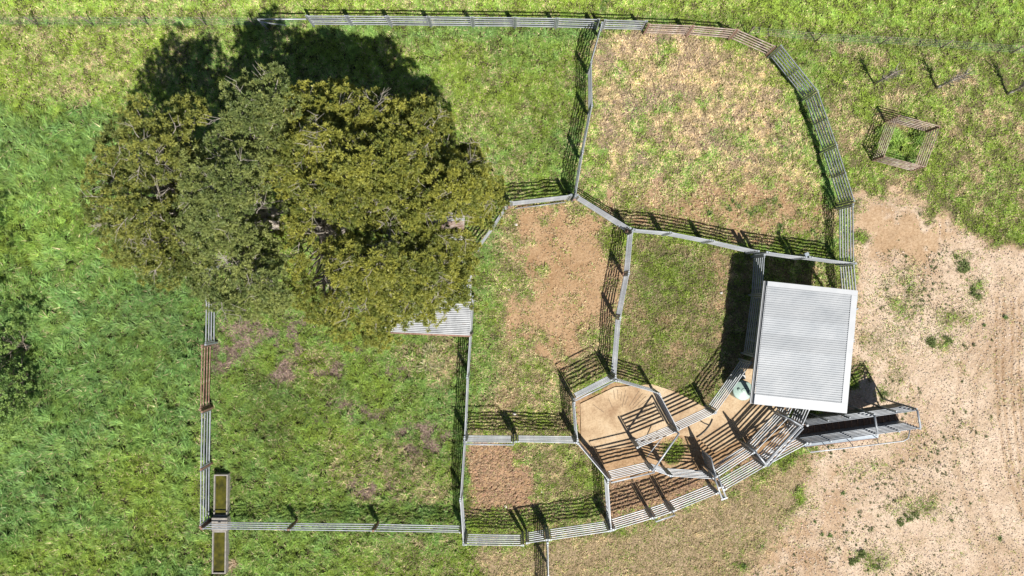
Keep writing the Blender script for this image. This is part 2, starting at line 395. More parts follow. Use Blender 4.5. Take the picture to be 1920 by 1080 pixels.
M['grass'] = leaf_mat('grass_blade', .32, .5, .3)
M['leaf'] = leaf_mat('tree_leaf', .22, .5, .3)

# ground
m, n, b = new_mat('ground')
def att(nm):
    a = n.nodes.new('ShaderNodeAttribute'); a.attribute_name = nm; return a
A1 = att('mixa'); A2 = att('mixb'); A3 = att('mixc')
s3 = n.nodes.new('ShaderNodeSeparateColor'); n.links.new(A3.outputs['Color'], s3.inputs[0])
s1 = n.nodes.new('ShaderNodeSeparateColor'); n.links.new(A1.outputs['Color'], s1.inputs[0])   # bare, orange, grav
s2 = n.nodes.new('ShaderNodeSeparateColor'); n.links.new(A2.outputs['Color'], s2.inputs[0])   # dead, pug, track
f1 = noise_node(n, 9, 8, .7); f2 = noise_node(n, 1.2, 5); f3 = noise_node(n, 26, 3, .7)
soil = ramp(n, f1.outputs[0], [(.3, (.19,.115,.065)), (.5, (.31,.20,.118)), (.7, (.40,.28,.175))])
sand = ramp(n, f1.outputs[0], [(.3, (.26,.16,.085)), (.5, (.37,.252,.145)), (.7, (.44,.32,.20))])
gra = ramp(n, f1.outputs[0], [(.28, (.21,.155,.115)), (.38, (.42,.33,.248)), (.56, (.535,.43,.33)), (.75, (.64,.54,.44))])
col = mixc(n, s1.outputs[1], soil, sand); col = mixc(n, s1.outputs[2], col, gra)
lv = ramp(n, f2.outputs[0], [(.3, (.80,.76,.70)), (.6, (1,1,1))]); col = mixc(n, .8, col, lv, 'MULTIPLY')
f4 = noise_node(n, .33, 6, .65); lv2 = ramp(n, f4.outputs[0], [(.36, (.74,.68,.60)), (.56, (1,1,1))]); col = mixc(n, .75, col, lv2, 'MULTIPLY')
sp = ramp(n, f3.outputs[0], [(.36, (.45,.40,.34)), (.46, (1,1,1))]); col = mixc(n, .55, col, sp, 'MULTIPLY')
tk = mixc(n, s2.outputs[2], (1,1,1), (.74,.67,.58)); col = mixc(n, 1.0, col, tk, 'MULTIPLY')
shaded_thatch = ramp(n, f1.outputs[0], [(.3, (.02,.024,.010)), (.55, (.055,.056,.024)), (.75, (.12,.10,.055))])  # turf litter, its colour darkened to hold deep shade between clumps
dry_t = ramp(n, f1.outputs[0], [(.3, (.11,.085,.045)), (.5, (.26,.20,.115)), (.7, (.38,.30,.185))]); shaded_thatch = mixc(n, s3.outputs[0], shaded_thatch, dry_t)
fb = n.nodes.new('ShaderNodeMath'); fb.operation = 'ADD'
fm = n.nodes.new('ShaderNodeMath'); fm.operation = 'MULTIPLY_ADD'; fm.inputs[1].default_value = .8; fm.inputs[2].default_value = -.4
n.links.new(f1.outputs[0], fm.inputs[0]); n.links.new(s1.outputs[0], fb.inputs[0]); n.links.new(fm.outputs[0], fb.inputs[1])
mr = n.nodes.new('ShaderNodeMapRange'); mr.interpolation_type = 'SMOOTHSTEP'; mr.inputs[1].default_value = .12; mr.inputs[2].default_value = .75
n.links.new(fb.outputs[0], mr.inputs[0])
col = mixc(n, mr.outputs[0], shaded_thatch, col)
dd = ramp(n, f1.outputs[0], [(.3, (.15,.105,.085)), (.6, (.30,.225,.19)), (.8, (.40,.32,.28))]); col = mixc(n, s2.outputs[0], col, dd)
n.links.new(col, b.inputs['Base Color']); b.inputs['Roughness'].default_value = .97; b.inputs['Specular IOR Level'].default_value = .15
bp = n.nodes.new('ShaderNodeBump'); bp.inputs['Strength'].default_value = .55; bp.inputs['Distance'].default_value = .05
ad = n.nodes.new('ShaderNodeMath'); ad.operation = 'MULTIPLY_ADD'; ad.inputs[1].default_value = .5
n.links.new(f3.outputs[0], ad.inputs[0]); n.links.new(f1.outputs[0], ad.inputs[2])
n.links.new(ad.outputs[0], bp.inputs['Height']); n.links.new(bp.outputs[0], b.inputs['Normal'])
M['ground'] = m

# ------------------------------------------------------------------ ground sheet (fine in view, coarse to the horizon)
def axis(lo, hi, st, far):
    mid = list(np.arange(lo, hi + st * .5, st)); out = []; d = st; x = lo
    while x > -far: d *= 1.5; x -= d; out.append(x)
    out = out[::-1]; d = st; x = hi; post = []
    while x < far: d *= 1.5; x += d; post.append(x)
    return np.array(out + mid + post, np.float32)
ax_ = axis(-26.0, 26.0, .085, 900); ay_ = axis(-15.5, 15.5, .085, 900)
WX, WY = np.meshgrid(ax_, ay_); PX = WX / S + 960; PY = 540 - WY / S
fld = {k: samp(v, PX, PY) for k, v in fields.items()}
hz = (fbm(PX, PY, 9, 201, 3) - .5) * .05 + (fbm(PX, PY, 60, 222, 3) - .5) * .05
pg = fbm(PX, PY, 7, 240, 2); hz += fld['pug'] * (pg - .55) * .17 - fld['trk'] * .028
hz *= (np.abs(WX) < 26.1) & (np.abs(WY) < 15.6)
hz = np.minimum(hz, .035) - .02
nv = WX.size; me = bpy.data.meshes.new('ground')
co = np.stack([WX, WY, hz], -1).reshape(-1, 3).astype(np.float32)
r, c = WX.shape; idx = np.arange(nv).reshape(r, c)
quads = np.stack([idx[:-1, :-1], idx[:-1, 1:], idx[1:, 1:], idx[1:, :-1]], -1).reshape(-1, 4)
me.vertices.add(nv); me.vertices.foreach_set('co', co.reshape(-1))
me.loops.add(quads.size); me.loops.foreach_set('vertex_index', quads.reshape(-1).astype(np.int32))
me.polygons.add(len(quads)); me.polygons.foreach_set('loop_start', np.arange(0, quads.size, 4, dtype=np.int32))
me.polygons.foreach_set('use_smooth', np.ones(len(quads), bool))
for nm, ch in (('mixa', ('bare', 'orange', 'grav')), ('mixb', ('dead', 'pug', 'trk')), ('mixc', ('straw', 'lush', 'trk'))):
    a = me.attributes.new(nm, 'FLOAT_COLOR', 'POINT'); d4 = np.ones((nv, 4), np.float32)
    for i, k in enumerate(ch): d4[:, i] = np.clip(fld[k].reshape(-1), 0, 1)
    a.data.foreach_set('color', d4.reshape(-1))
me.update(calc_edges=True); me.materials.append(M['ground'])
tag(link('ground', me), 'uneven ground of soil, gravel and turf under the stock yards', 'ground', kind='structure')

# ------------------------------------------------------------------ concrete slab of the forcing pen
slab_poly = [(1088,757),(1152,726),(1222,720),(1271,736),(1330,768),(1372,722),(1400,680),(1436,640),(1520,640),(1500,762),(1430,800),(1340,850),(1310,822),(1278,816),(1236,822),(1195,838),(1120,842),(1090,830)]
slab = MB().prism([G(x, y, .03) for x, y in slab_poly], .15).build('concrete_slab', M['slab'])
tag(slab, 'dusty tan concrete slab on the floor of the forcing pen', 'slab', kind='structure')
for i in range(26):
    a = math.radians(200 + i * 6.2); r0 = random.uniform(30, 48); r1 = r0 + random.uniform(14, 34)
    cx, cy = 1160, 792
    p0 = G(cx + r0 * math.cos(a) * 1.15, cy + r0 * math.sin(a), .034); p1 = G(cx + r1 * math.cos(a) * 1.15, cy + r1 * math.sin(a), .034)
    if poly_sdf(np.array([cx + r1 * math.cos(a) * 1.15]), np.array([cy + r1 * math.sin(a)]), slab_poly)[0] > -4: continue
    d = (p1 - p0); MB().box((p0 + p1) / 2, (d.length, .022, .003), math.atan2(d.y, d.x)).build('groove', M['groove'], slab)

# ------------------------------------------------------------------ fences
RAILS6 = [.45, .72, .99, 1.26, 1.53, 1.80]
RAILS5 = [.34, .60, .86, 1.12, 1.38]
RAILS4 = [.50, .80, 1.10, 1.40]
def run(name, label, cat, pts, rails=RAILS6, mat='galv', ptop=None, overhead=None, brace=0, oval=(.022, .052), pw=.085, gap=.07, group=None, post_mat=None, posts=True, base=0.0, skip_posts=()):
    """pts: photo pixels of the TOP rail at the posts; rails and posts become parts of one fence"""
    zt = rails[-1]
    W = [P(x, y, zt) for x, y in pts]; W = [Vector((q.x, q.y, 0)) for q in W]
    root = empty(name, (W[0].x, W[0].y, 0), label, cat, group); o0 = root.location.copy()
    ptop = ptop or zt + .06
    pm = M[post_mat or ('galv_dull' if mat == 'galv' else mat)]  # duller steel on posts paints in the shade at the panel joints
    pme = MB().box((0, 0, (ptop - .05) / 2), (pw, pw, ptop + .05)).mesh('post')
    if posts:
        for i, q in enumerate(W):
            if i in skip_posts: continue
            o = link('post', pme, pm, root, q - o0)
            d = (W[min(i + 1, len(W) - 1)] - W[max(i - 1, 0)]); o.rotation_euler = (0, 0, math.atan2(d.y, d.x))
    for i in range(len(W) - 1):
        d = W[i + 1] - W[i]; L = d.length - 2 * gap; a = math.atan2(d.y, d.x)
        rme = MB().tube([(-L / 2, 0, 0), (L / 2, 0, 0)], 1, 8, True, oval).mesh('rail', False)
        mid = (W[i] + W[i + 1]) / 2 - o0
        for z in rails:
            o = link('rail', rme, M[mat], root, mid + Vector((0, 0, z + base)))
            o.location.z += random.uniform(-.012, .012); o.rotation_euler = (random.uniform(-.02, .02), random.uniform(-.008, .008), a + random.uniform(-.005, .005))
        hh = rails[-1] - rails[0] + .12
        sme = MB().box((0, 0, 0), (.045, .06, hh)).mesh('stile')
        zc = (rails[-1] + rails[0]) / 2
        ends = [-(L / 2 - .02), (L / 2 - .02)]
        for k in range(brace): ends.append(-L / 2 + L * (k + 1) / (brace + 1))
        for e in ends:
            o = link('stile', sme, M[mat], root, mid + Vector((math.cos(a) * e, math.sin(a) * e, zc + base))); o.rotation_euler = (0, 0, a)
    if overhead:
        for i, j in overhead:
            a_, b_ = W[i] - o0, W[j] - o0; zh = 2.35
            d = (b_ - a_).normalized()
            MB().tube([a_ + Vector((0, 0, 1.6)), a_ + Vector((0, 0, zh)), b_ + Vector((0, 0, zh)), b_ + Vector((0, 0, 1.6))], .032, 8).build('overhead_tube', M[mat], None, True)
            t = C.objects['overhead_tube'] if False else bpy.context.scene.collection.objects[-1]
            t.parent = root
    return root

def plate(root, px, py, z=1.75, sz=(.12, .09, .34), mat='rust'):
    q = P(px, py, z); MB().box(q - Vector((0, 0, sz[2] / 2)), sz, random.uniform(0, 1.5)).build('hinge_block', M[mat], root)
# portable panels along the top
run('panel_fence', 'long straight silver panel fence along the top, left of the dividing fence', 'fence',
    [(574,30),(650,30.5),(726,31),(803,31.8),(885,32.8),(966,33.6),(1045,35),(1124,37)], RAILS5, 'galv', pw=.06, oval=(.022,.035), gap=.05)
run('panel_fence', 'single short silver panel between the dividing fence and the rusty panels', 'fence',
    [(1134,38),(1213,40)], RAILS5, 'galv', pw=.06, oval=(.022,.035), gap=.05)
run('panel_fence', 'rusty red panel fence curving along the top right corner', 'fence',
    [(1216,46),(1299,49),(1382,56),(1455,88)], RAILS5, 'rust_pale', pw=.07, oval=(.022,.035), gap=.05, post_mat='rust')
run('panel_fence', 'curved silver panel fence round the east side of the dry yard', 'fence',
    [(1464,86),(1532,170),(1568,272),(1601,377)], RAILS6, 'galv_dull', pw=.07, brace=1, oval=(.024,.04))
run('panel_fence', 'straight silver panel fence between the curved fence and the shelter roof', 'fence',
    [(1599,383),(1600,494),(1606,560),(1600,640)], RAILS6, 'galv', pw=.07, brace=0, oval=(.024,.04))
# dividing fences
run('yard_fence', 'narrow silver fence dividing the green yard from the dry yard', 'fence',
    [(1129,43),(1108.5,117),(1110,198),(1093,284),(1079,368)], RAILS6, 'galv')
g_ = run('yard_gate', 'silver rail gate at the top of the worn middle yard', 'gate', [(957,379),(1071,366)], RAILS6, 'galv', pw=.1)
plate(g_, 955, 388, 1.2); plate(g_, 1077, 374, 1.2); plate(g_, 945, 386, 1.3)
MB().tube([P(966,391,.14), P(1060,379,.14)], .025, 8).build('bottom_tube', M['galv'], g_, True)
run('yard_fence', 'short silver fence half hidden by leaves beside the big tree', 'fence', [(893,466),(923,425),(951,382)], RAILS6, 'galv')
g_ = run('yard_fence', 'slanting silver fence at the top right of the worn middle yard', 'fence', [(1083,366),(1182,428)], RAILS6, 'galv')
plate(g_, 1176, 433, 1.3)
g_ = run('yard_fence', 'silver fence on the east side of the worn middle yard', 'fence', [(1186,433),(1179,513),(1163,596),(1154,708)], RAILS6, 'galv')
plate(g_, 1170, 514, 1.5)
run('yard_fence', 'gently bent silver fence between the dry yard and the shelter yard', 'fence', [(1188,430),(1257,436),(1335,451),(1422,471)], RAILS6, 'galv')
run('yard_gate', 'silver gate just above the shelter, nearest its left corner', 'gate', [(1438,473),(1511,483)], RAILS6, 'galv')
run('yard_gate', 'silver gate above the shelter meeting the straight east fence', 'gate', [(1518,482),(1604,494)], RAILS6, 'galv')
run('yard_fence', 'long silver fence between the left yard and the middle yards', 'fence', [(886,556),(881,627),(876,708),(871,822),(863,938),(869,1020)], RAILS6, 'galv')
run('yard_gate', 'silver gate with overhead tube between the worn yard and the cloddy yard', 'gate', [(871,828),(963,829)], RAILS6, 'galv', overhead=[(0,1)])
run('yard_fence', 'level silver fence from the cloddy yard gate to the forcing pen', 'fence', [(968,828),(1081,830)], RAILS6, 'galv')
# forcing pen
run('yard_gate', 'silver gate with overhead tube on the upper left side of forcing pen', 'gate', [(1077,748),(1150,711)], RAILS6, 'galv', overhead=[(0,1)])
run('yard_fence', 'silver fence on the upper right side of the forcing pen', 'fence', [(1155,714),(1236,738)], RAILS6, 'galv')
run('yard_gate', 'silver gate on the right side of the forcing pen', 'gate', [(1237,740),(1271,805)], RAILS6, 'galv')
run('yard_fence', 'upright silver fence on the left side of the forcing pen', 'fence', [(1077,755),(1083,826)], RAILS6, 'galv')
run('yard_fence', 'slanting silver fence at the lower left of the forcing pen', 'fence', [(1084,832),(1140,899)], RAILS6, 'galv')
run('yard_fence', 'silver fence from the forcing pen down to the outer curved fence', 'fence', [(1140,904),(1146,994)], RAILS6, 'galv')
run('yard_gate', 'swung silver gate in the middle of the forcing pen', 'gate', [(1195,839),(1268,809)], RAILS6, 'galv')
run('yard_gate', 'silver gate with overhead tube at the bottom of the forcing pen', 'gate', [(1143,899),(1223,880)], RAILS6, 'galv', overhead=[(0,1)])
run('yard_fence', 'short bent silver fence below the grassy patch in forcing pen', 'fence', [(1225,881),(1257,892),(1337,897)], RAILS6, 'galv')
run('yard_fence', 'silver fence from the forcing pen gate towards the green tank', 'fence', [(1272,806),(1341,774)], RAILS6, 'galv')
run('yard_fence', 'slanting silver fence beside the green tank', 'fence', [(1342,772),(1408,680)], RAILS6, 'galv')
run('yard_fence', 'silver fence running down the left side of the shelter', 'fence', [(1433,478),(1428,554),(1413,668)], RAILS6, 'galv_dull')
# bottom outer fence
run('yard_fence', 'level silver outer fence below the cloddy yard', 'fence', [(870,1021),(981,1022)], RAILS6, 'galv')
run('yard_fence', 'short silver outer panel beside the fence leaving downwards', 'fence', [(988,1018),(1025,1012)], RAILS6, 'galv')
run('yard_fence', 'rising silver outer fence right of the fence leaving downwards', 'fence', [(1030,1012),(1144,995)], RAILS6, 'galv')
run('yard_fence', 'silver outer fence between the dividing fence and the small outer gate', 'fence', [(1150,993),(1223,971)], RAILS6, 'galv')
run('yard_gate', 'small silver outer gate with overhead tube in the curved fence', 'gate', [(1226,971),(1260,959)], RAILS6, 'galv', overhead=[(0,1)])
run('yard_fence', 'silver outer fence right of the small outer gate', 'fence', [(1263,958),(1346,924)], RAILS6, 'galv')
run('yard_fence', 'outer silver side of the race below the shelter', 'fence', [(1358,918),(1435,873)], RAILS6, 'galv')
run('yard_fence', 'inner silver side of the race below the shelter', 'fence', [(1345,893),(1414,848)], RAILS6, 'galv')
run('race_fence', 'inner silver race side leading up under the shelter roof', 'fence', [(1417,845),(1476,783),(1488,757),(1498,690),(1508,610)], RAILS6, 'galv')
run('race_fence', 'outer silver race side leading up under the shelter roof', 'fence', [(1438,869),(1503,799),(1518,765),(1530,690),(1540,610)], RAILS6, 'galv')
run('yard_fence', 'silver fence joining the outer race corner to the loading ramp', 'fence', [(1442,869),(1513,831)], RAILS6, 'galv')
run('yard_fence', 'nearly end-on silver fence leaving the yards at the bottom edge', 'fence', [(1027,1018),(1028.5,1082),(1031,1150)], RAILS6, 'galv')
# left yard
run('panel_fence', 'silver four-rail fence showing just below the big tree', 'fence', [(389,500),(387,560),(386,646)], RAILS4, 'galv', brace=0, oval=(.024,.035))
run('panel_fence', 'rusty brown panel in the left fence', 'fence', [(379,648),(376,768)], RAILS4, 'rust', oval=(.024,.035))
run('panel_fence', 'silver four-rail fence beside the left paddock below the rusty panel', 'fence', [(379,772),(377,880),(376,988)], RAILS4, 'galv', oval=(.024,.035), post_mat='rust')
run('panel_fence', 'long straight silver fence along the bottom of the left yard', 'fence', [(378,991),(541,993),(700,995),(866,998)], RAILS4, 'galv', oval=(.024,.035), post_mat='rust')

# overhead arches of the race and the tall tie bar of the forcing pen
def arch(label, a, b, z=2.35, feet=True):
    A = P(*a, z); B = P(*b, z); root = empty('overhead_arch', (A.x, A.y, 0), label, 'arch')
    for q in ((A, B) if feet else ()):
        MB().tube([Vector((q.x, q.y, 0)), Vector((q.x, q.y, z))], .04, 8).build('post', M['galv'], root, True)
    MB().tube([A, B], .04, 8).build('crossbar', M['galv'], root, True)
arch('white arch across the race at its lower outer corner', (1416,846), (1438,873))
arch('white arch across the race beside the shelter and ramp', (1477,783), (1504,799))
arch('long white overhead bar crossing above the grassy patch', (1224,883), (1273,813))
arch('outer of two long white bars over the race wall', (1440,874), (1506,803), 2.4, False)
arch('inner of two long white bars over the race wall', (1436,868), (1500,798), 2.3, False)
o = empty('slide_gate_track', P(1344,893,2.3) * 1.0, 'twin white overhead track sticking out over the outer fence', 'gate track'); o.location.z = 0
for dx in (-4, 4):
    MB().tube([P(1343+dx, 894, 2.3), P(1358+dx, 935, 2.3)], .035, 8).build('track', M['galv'], o, True)
MB().box((P(1351,914,2.25)), (.30, .05, .05), math.radians(10)).build('tie', M['galv'], o)
MB().box((P(1358,935,2.3)), (.30, .06, .07), math.radians(20)).build('tie', M['galv'], o)
for q in ((1343,895), (1358,934)):
    w_ = P(*q, 2.3); MB().tube([Vector((w_.x, w_.y, 0)), Vector((w_.x, w_.y, 2.28))], .045, 8).build('post', M['galv'], o, True)
# sheeted draft gate
A = P(1333,858,1.85); B = P(1342,892,1.85); o = empty('sheeted_gate', (A.x, A.y, 0), 'solid grey sheeted gate standing in the race entrance', 'gate')
d = B - A; a = math.atan2(d.y, d.x)
MB().box(((A + B) / 2 - Vector((0, 0, .8))), (d.length, .02, 1.5), a).build('sheet', M['sheet'], o)
MB().tube([A, B], .035, 8).build('top_tube', M['galv'], o, True)
MB().tube([A - Vector((0,0,1.6)), B - Vector((0,0,1.6))], .03, 8).build('bottom_tube', M['galv'], o, True)
for q in (A, B): MB().tube([Vector((q.x, q.y, 0)), q], .035, 8).build('stile', M['galv'], o, True)
# loose bar and hose on the slab
A = P(1241,821,.9); B = P(1212,858,.55)
tag(MB().tube([A, B], .022, 8).build('latch_bar', M['galv'], None, True), 'thin sloping latch bar left of the grassy patch', 'bar')
q = [P(1336,786,.06), P(1331,797,.06), P(1323,807,.06), P(1314,815,.06), P(1306,820,.06)]
hose = tag(MB().tube(q, .028, 8).build('hose', M['black'], None, True), 'black curved hose lying on the slab near the tank', 'hose')
MB().tube([P(1313,789,.06), P(1321,794,.06), P(1329,797,.06)], .022, 8).build('branch', M['black'], hose, True)

# ------------------------------------------------------------------ shelter with corrugated roof
ZL, ZR = 2.36, 2.62
TL, TR, BR, BL = P(1437,527,ZL), P(1608,545,ZR), P(1587,775,ZR), P(1411,757,ZL)
sh = empty('cattle_shelter', ((TL + BR) / 2).xy.to_3d(), 'open shelter with white corrugated iron roof over the race', 'shelter')
def corr(name, A, B, Cc, D, n, depth, mat, parent):
    """A-B is the top edge along the ribs, D-C the bottom; n ribs from top to bottom"""
    v = []; prof = [(0, 0), (.30, 0), (.42, 1), (.88, 1), (1.0, 0)]
    mb = MB(); up = Vector((0, 0, 1))
    rows = []
    for i in range(n):
        for t, hgt in prof[:-1]: rows.append(((i + t) / n, hgt))
    rows.append((1, 0))
    for t, hgt in rows:
        l = A.lerp(D, t) + up * (hgt * depth); r_ = B.lerp(Cc, t) + up * (hgt * depth)
        mb.v += [l, r_]
    for i in range(len(rows) - 1): mb.f.append((2 * i, 2 * i + 2, 2 * i + 3, 2 * i + 1))
    o = mb.build(name, mat, parent); return o
def quad_in(u, v): return (TL.lerp(TR, u)).lerp(BL.lerp(BR, u), v)
# sheets laid side by side, each about 0.76 m of cover
ns = 7; v0, v1 = .035, .925
for k in range(ns):
    a, c_ = v0 + (v1 - v0) * k / ns, v0 + (v1 - v0) * (k + 1) / ns
    corr('roof_sheet', quad_in(.015, a), quad_in(.945, a), quad_in(.945, c_), quad_in(.015, c_), 7, .027, M['roof'], sh)
def slab_quad(name, u0, u1, va, vb, dz, th, mat):
    return MB().prism([quad_in(u0, va) + Vector((0,0,dz)), quad_in(u0, vb) + Vector((0,0,dz)), quad_in(u1, vb) + Vector((0,0,dz)), quad_in(u1, va) + Vector((0,0,dz))], th).build(name, mat, sh)
slab_quad('flashing', 0.012, 1, 0, .04, .045, .05, M['flash'])
slab_quad('flashing', 0.012, 1, .92, 1, .045, .05, M['flash'])
slab_quad('flashing', .935, 1.0, .0405, .9195, .046, .05, M['flash'])
g = MB()
for u in (-.028, .008):
    g.prism([quad_in(u, 0) , quad_in(u, 1), quad_in(u + .006, 1), quad_in(u + .006, 0)], .11)
g.prism([quad_in(-.028, 0) - Vector((0,0,.09)), quad_in(-.028, 1) - Vector((0,0,.09)), quad_in(.014, 1) - Vector((0,0,.09)), quad_in(.014, 0) - Vector((0,0,.09))], .012)
gut = g.build('gutter', M['flash'], sh)
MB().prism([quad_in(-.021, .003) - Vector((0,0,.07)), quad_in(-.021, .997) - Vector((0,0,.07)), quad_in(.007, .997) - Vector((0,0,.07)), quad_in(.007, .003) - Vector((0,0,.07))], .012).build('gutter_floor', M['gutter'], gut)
for u, v in ((.06,.05),(.94,.05),(.06,.95),(.94,.95),(.06,.5),(.94,.5)):
    q = quad_in(u, v); MB().box((q.x, q.y, (q.z - .15) / 2), (.1, .1, q.z - .15)).build('post', M['galv_dull'], sh)
for v in (.05,.5,.95):
    A, B = quad_in(.03, v) - Vector((0,0,.1)), quad_in(.97, v) - Vector((0,0,.1)); MB().tube([A, B], .05, 6).build('rafter', M['galv_dull'], sh)
for u in (.1,.37,.64,.9):
    A, B = quad_in(u, .02) - Vector((0,0,.035)), quad_in(u, .98) - Vector((0,0,.035)); MB().tube([A, B], .03, 6).build('purlin', M['galv_dull'], sh)
A = quad_in(1.0, .15); MB().box(A + Vector((.07,-.02,-.1)), (.18,.05,.05), .6).build('bracket', M['sheet'], sh)
# small solar energiser on the gate post
A = P(1513,477,1.95); o = empty('fence_energiser', (A.x, A.y, 0), 'small grey panel box on the gate post above the shelter', 'energiser')
MB().box(A, (.18, .16, .04), .4).build('panel', M['sheet'], o); MB().tube([(A.x, A.y, 0), A], .03, 8).build('stem', M['galv_dull'], o, True)

# ------------------------------------------------------------------ green tank
c0 = P(1393, 732, .95); R_ = 18.6 * S * (1 - .95 / H); tk_ = empty('water_tank', (c0.x, c0.y, 0), 'round pale green poly tank beside the shelter roof', 'tank')
mb = MB(); n_ = 40; prof = [(.94, 0), (1, .03), (.985, .2), (1, .24), (.985, .45), (1, .49), (.985, .7), (1, .74), (1, .86), (.96, .9)]
for rr, z in prof:
    for k in range(n_): t = 2 * math.pi * k / n_; mb.v.append(Vector((c0.x + math.cos(t) * rr * R_, c0.y + math.sin(t) * rr * R_, z + .03)))
for i in range(len(prof) - 1):
    for k in range(n_): mb.f.append((i*n_+k, i*n_+(k+1)%n_, (i+1)*n_+(k+1)%n_, (i+1)*n_+k))
mb.build('body', M['poly'], tk_, True)
mb = MB(); prof = [(1.0, .90), (1.005, .94), (.95, .955), (.55, 1.0), (.22, 1.03), (.2, 1.06), (.0, 1.07)]
for rr, z in prof:
    for k in range(n_): t = 2 * math.pi * k / n_; mb.v.append(Vector((c0.x + math.cos(t) * rr * R_, c0.y + math.sin(t) * rr * R_, z + .03)))
for i in range(len(prof) - 1):
    for k in range(n_): mb.f.append((i*n_+k, i*n_+(k+1)%n_, (i+1)*n_+(k+1)%n_, (i+1)*n_+k))
lid = mb.build('lid', M['poly'], tk_, False)
MB().tube([c0 + Vector((-R_*.45, R_*.1, .06)), c0 + Vector((-R_*.45, R_*.1, .14))], .07, 14).build('filler_cap', M['poly'], lid, True)
MB().tube([c0 + Vector((R_*.55, -R_*.35, .12)), c0 + Vector((R_*.9, -R_*.6, .5)), c0 + Vector((R_*.95, -R_*.6, 1.2))], .04, 10).build('downpipe', M['galv_dull'], tk_, True)
o = empty('pump_stand', P(1392, 702, .2).xy.to_3d(), 'small white pump box and pipes above the green tank', 'pump')
A = P(1394, 704, .45); MB().box((A.x, A.y, .25), (.14, .35, .5), .1).build('box', M['flash'], o)
A = P(1390, 697, .7); MB().tube([(A.x - .08, A.y - .2, .1), (A.x - .02, A.y, .7), (A.x + .05, A.y + .12, .75)], .025, 8).build('pipe', M['galv'], o, True)

# ------------------------------------------------------------------ loading ramp
NL, NR, SL, SR = P(1513,797,1.80), P(1719,769,2.95), P(1518,831,1.80), P(1725,802,2.95)
rp = empty('loading_ramp', ((NL + SL) / 2).xy.to_3d(), 'sloping cattle loading ramp with railed sides right of the shelter', 'loading ramp')
def fl(A, t): return None
def along(L_, R__, t, drop): q = L_.lerp(R__, t); return q - Vector((0, 0, drop))
FD0, FD1 = 1.72, 1.75
fN0, fN1, fS0, fS1 = along(NL,NR,-.02,FD0), along(NL,NR,1,FD1), along(SL,SR,-.02,FD0), along(SL,SR,1,FD1)
rfl = MB().prism([fN0, fS0, fS1, fN1], .06).build('floor', M['ramp_floor'], rp)
nc = 17
for k in range(nc):
    t = (k + .6) / nc; a_, b_ = fN0.lerp(fN1, t), fS0.lerp(fS1, t); d = b_ - a_
    MB().box((a_ + b_) / 2 + Vector((0,0,.02)), (d.length * .96, .05, .04), math.atan2(d.y, d.x)).build('cleat', M['cleat'], rfl)
for L_, R__, sgn in ((NL, NR, 1), (SL, SR, -1)):
    for drop in (0, .24, .48, .72, .96):
        MB().tube([along(L_,R__,0,drop), along(L_,R__,1,drop)], 1, 8, True, (.025,.05)).build('rail', M['galv'], rp, True)
    a0, a1 = along(L_,R__,0,1.12), along(L_,R__,1,1.12); b0, b1 = along(L_,R__,0,1.75), along(L_,R__,1,1.8)
    mid = (a0 + a1 + b0 + b1) / 4; d = a1 - a0; nrm = Vector((-d.y, d.x, 0)).normalized() * .008
    mb = MB(); mb.v += [a0 + nrm, a1 + nrm, b1 + nrm, b0 + nrm, a0 - nrm, a1 - nrm, b1 - nrm, b0 - nrm]
    mb.f += [(0,1,2,3),(7,6,5,4),(0,4,5,1),(1,5,6,2),(2,6,7,3),(3,7,4,0)]
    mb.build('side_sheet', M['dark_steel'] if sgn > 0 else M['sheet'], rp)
    for t in (0, .2, .4, .62, .82, 1):
        q = L_.lerp(R__, t); MB().box((q.x, q.y + sgn * .05, (q.z + .02) / 2), (.06, .06, q.z + .02), .1).build('post', M['galv_dull'], rp)
for t in (.62, 1.0):
    MB().tube([NL.lerp(NR, t) + Vector((0,0,.05)), SL.lerp(SR, t) + Vector((0,0,.05))], .045, 8).build('crossbar', M['galv'], rp, True)
for q in (NL, SL): MB().tube([q, q + Vector((0,0,.08))], .06, 10).build('post_cap', M['flash'], rp, True)
# catwalk beside it, with its handrail
w0, w1, w2, w3 = P(1510,829,.45), P(1648,808,.95), P(1647,821,.95), P(1506,838,.45)
cw = empty('ramp_catwalk', w0.xy.to_3d(), 'grey catwalk with a bent handrail along the lower side of the ramp', 'catwalk')
dk_ = MB().prism([w0, w3, w2, w1], .05).build('deck', M['sheet'], cw)
MB().tube([w3 - Vector((0,.02,.02)), w2 - Vector((0,.02,.02))], .025, 6).build('edge_angle', M['rust'], dk_, True)
h = [P(1511,840,.5), P(1520,848,1.35), P(1600,838.5,1.62), P(1694,827,1.9), P(1703,822,1.92), P(1706,806,1.9)]
hr_ = MB().tube(h, .027, 8).build('handrail', M['galv'], cw, True)
for t, pz in ((.28,0),(.62,0),(.98,0)):
    a_ = w3.lerp(w2, t); b_ = P(1520,848,1.4).lerp(P(1694,827,1.9), t * .75); MB().tube([a_, Vector((b_.x, b_.y, b_.z))], .018, 6).build('stanchion', M['galv_dull'], hr_, True)
for t in (.05, .5, .95):
    for e in (0, 1):
        q = (w0.lerp(w1, t)).lerp(w3.lerp(w2, t), .15 + .7 * e); MB().box((q.x, q.y, q.z / 2 - .03), (.05,.05,q.z - .06)).build('leg', M['galv_dull'], cw)

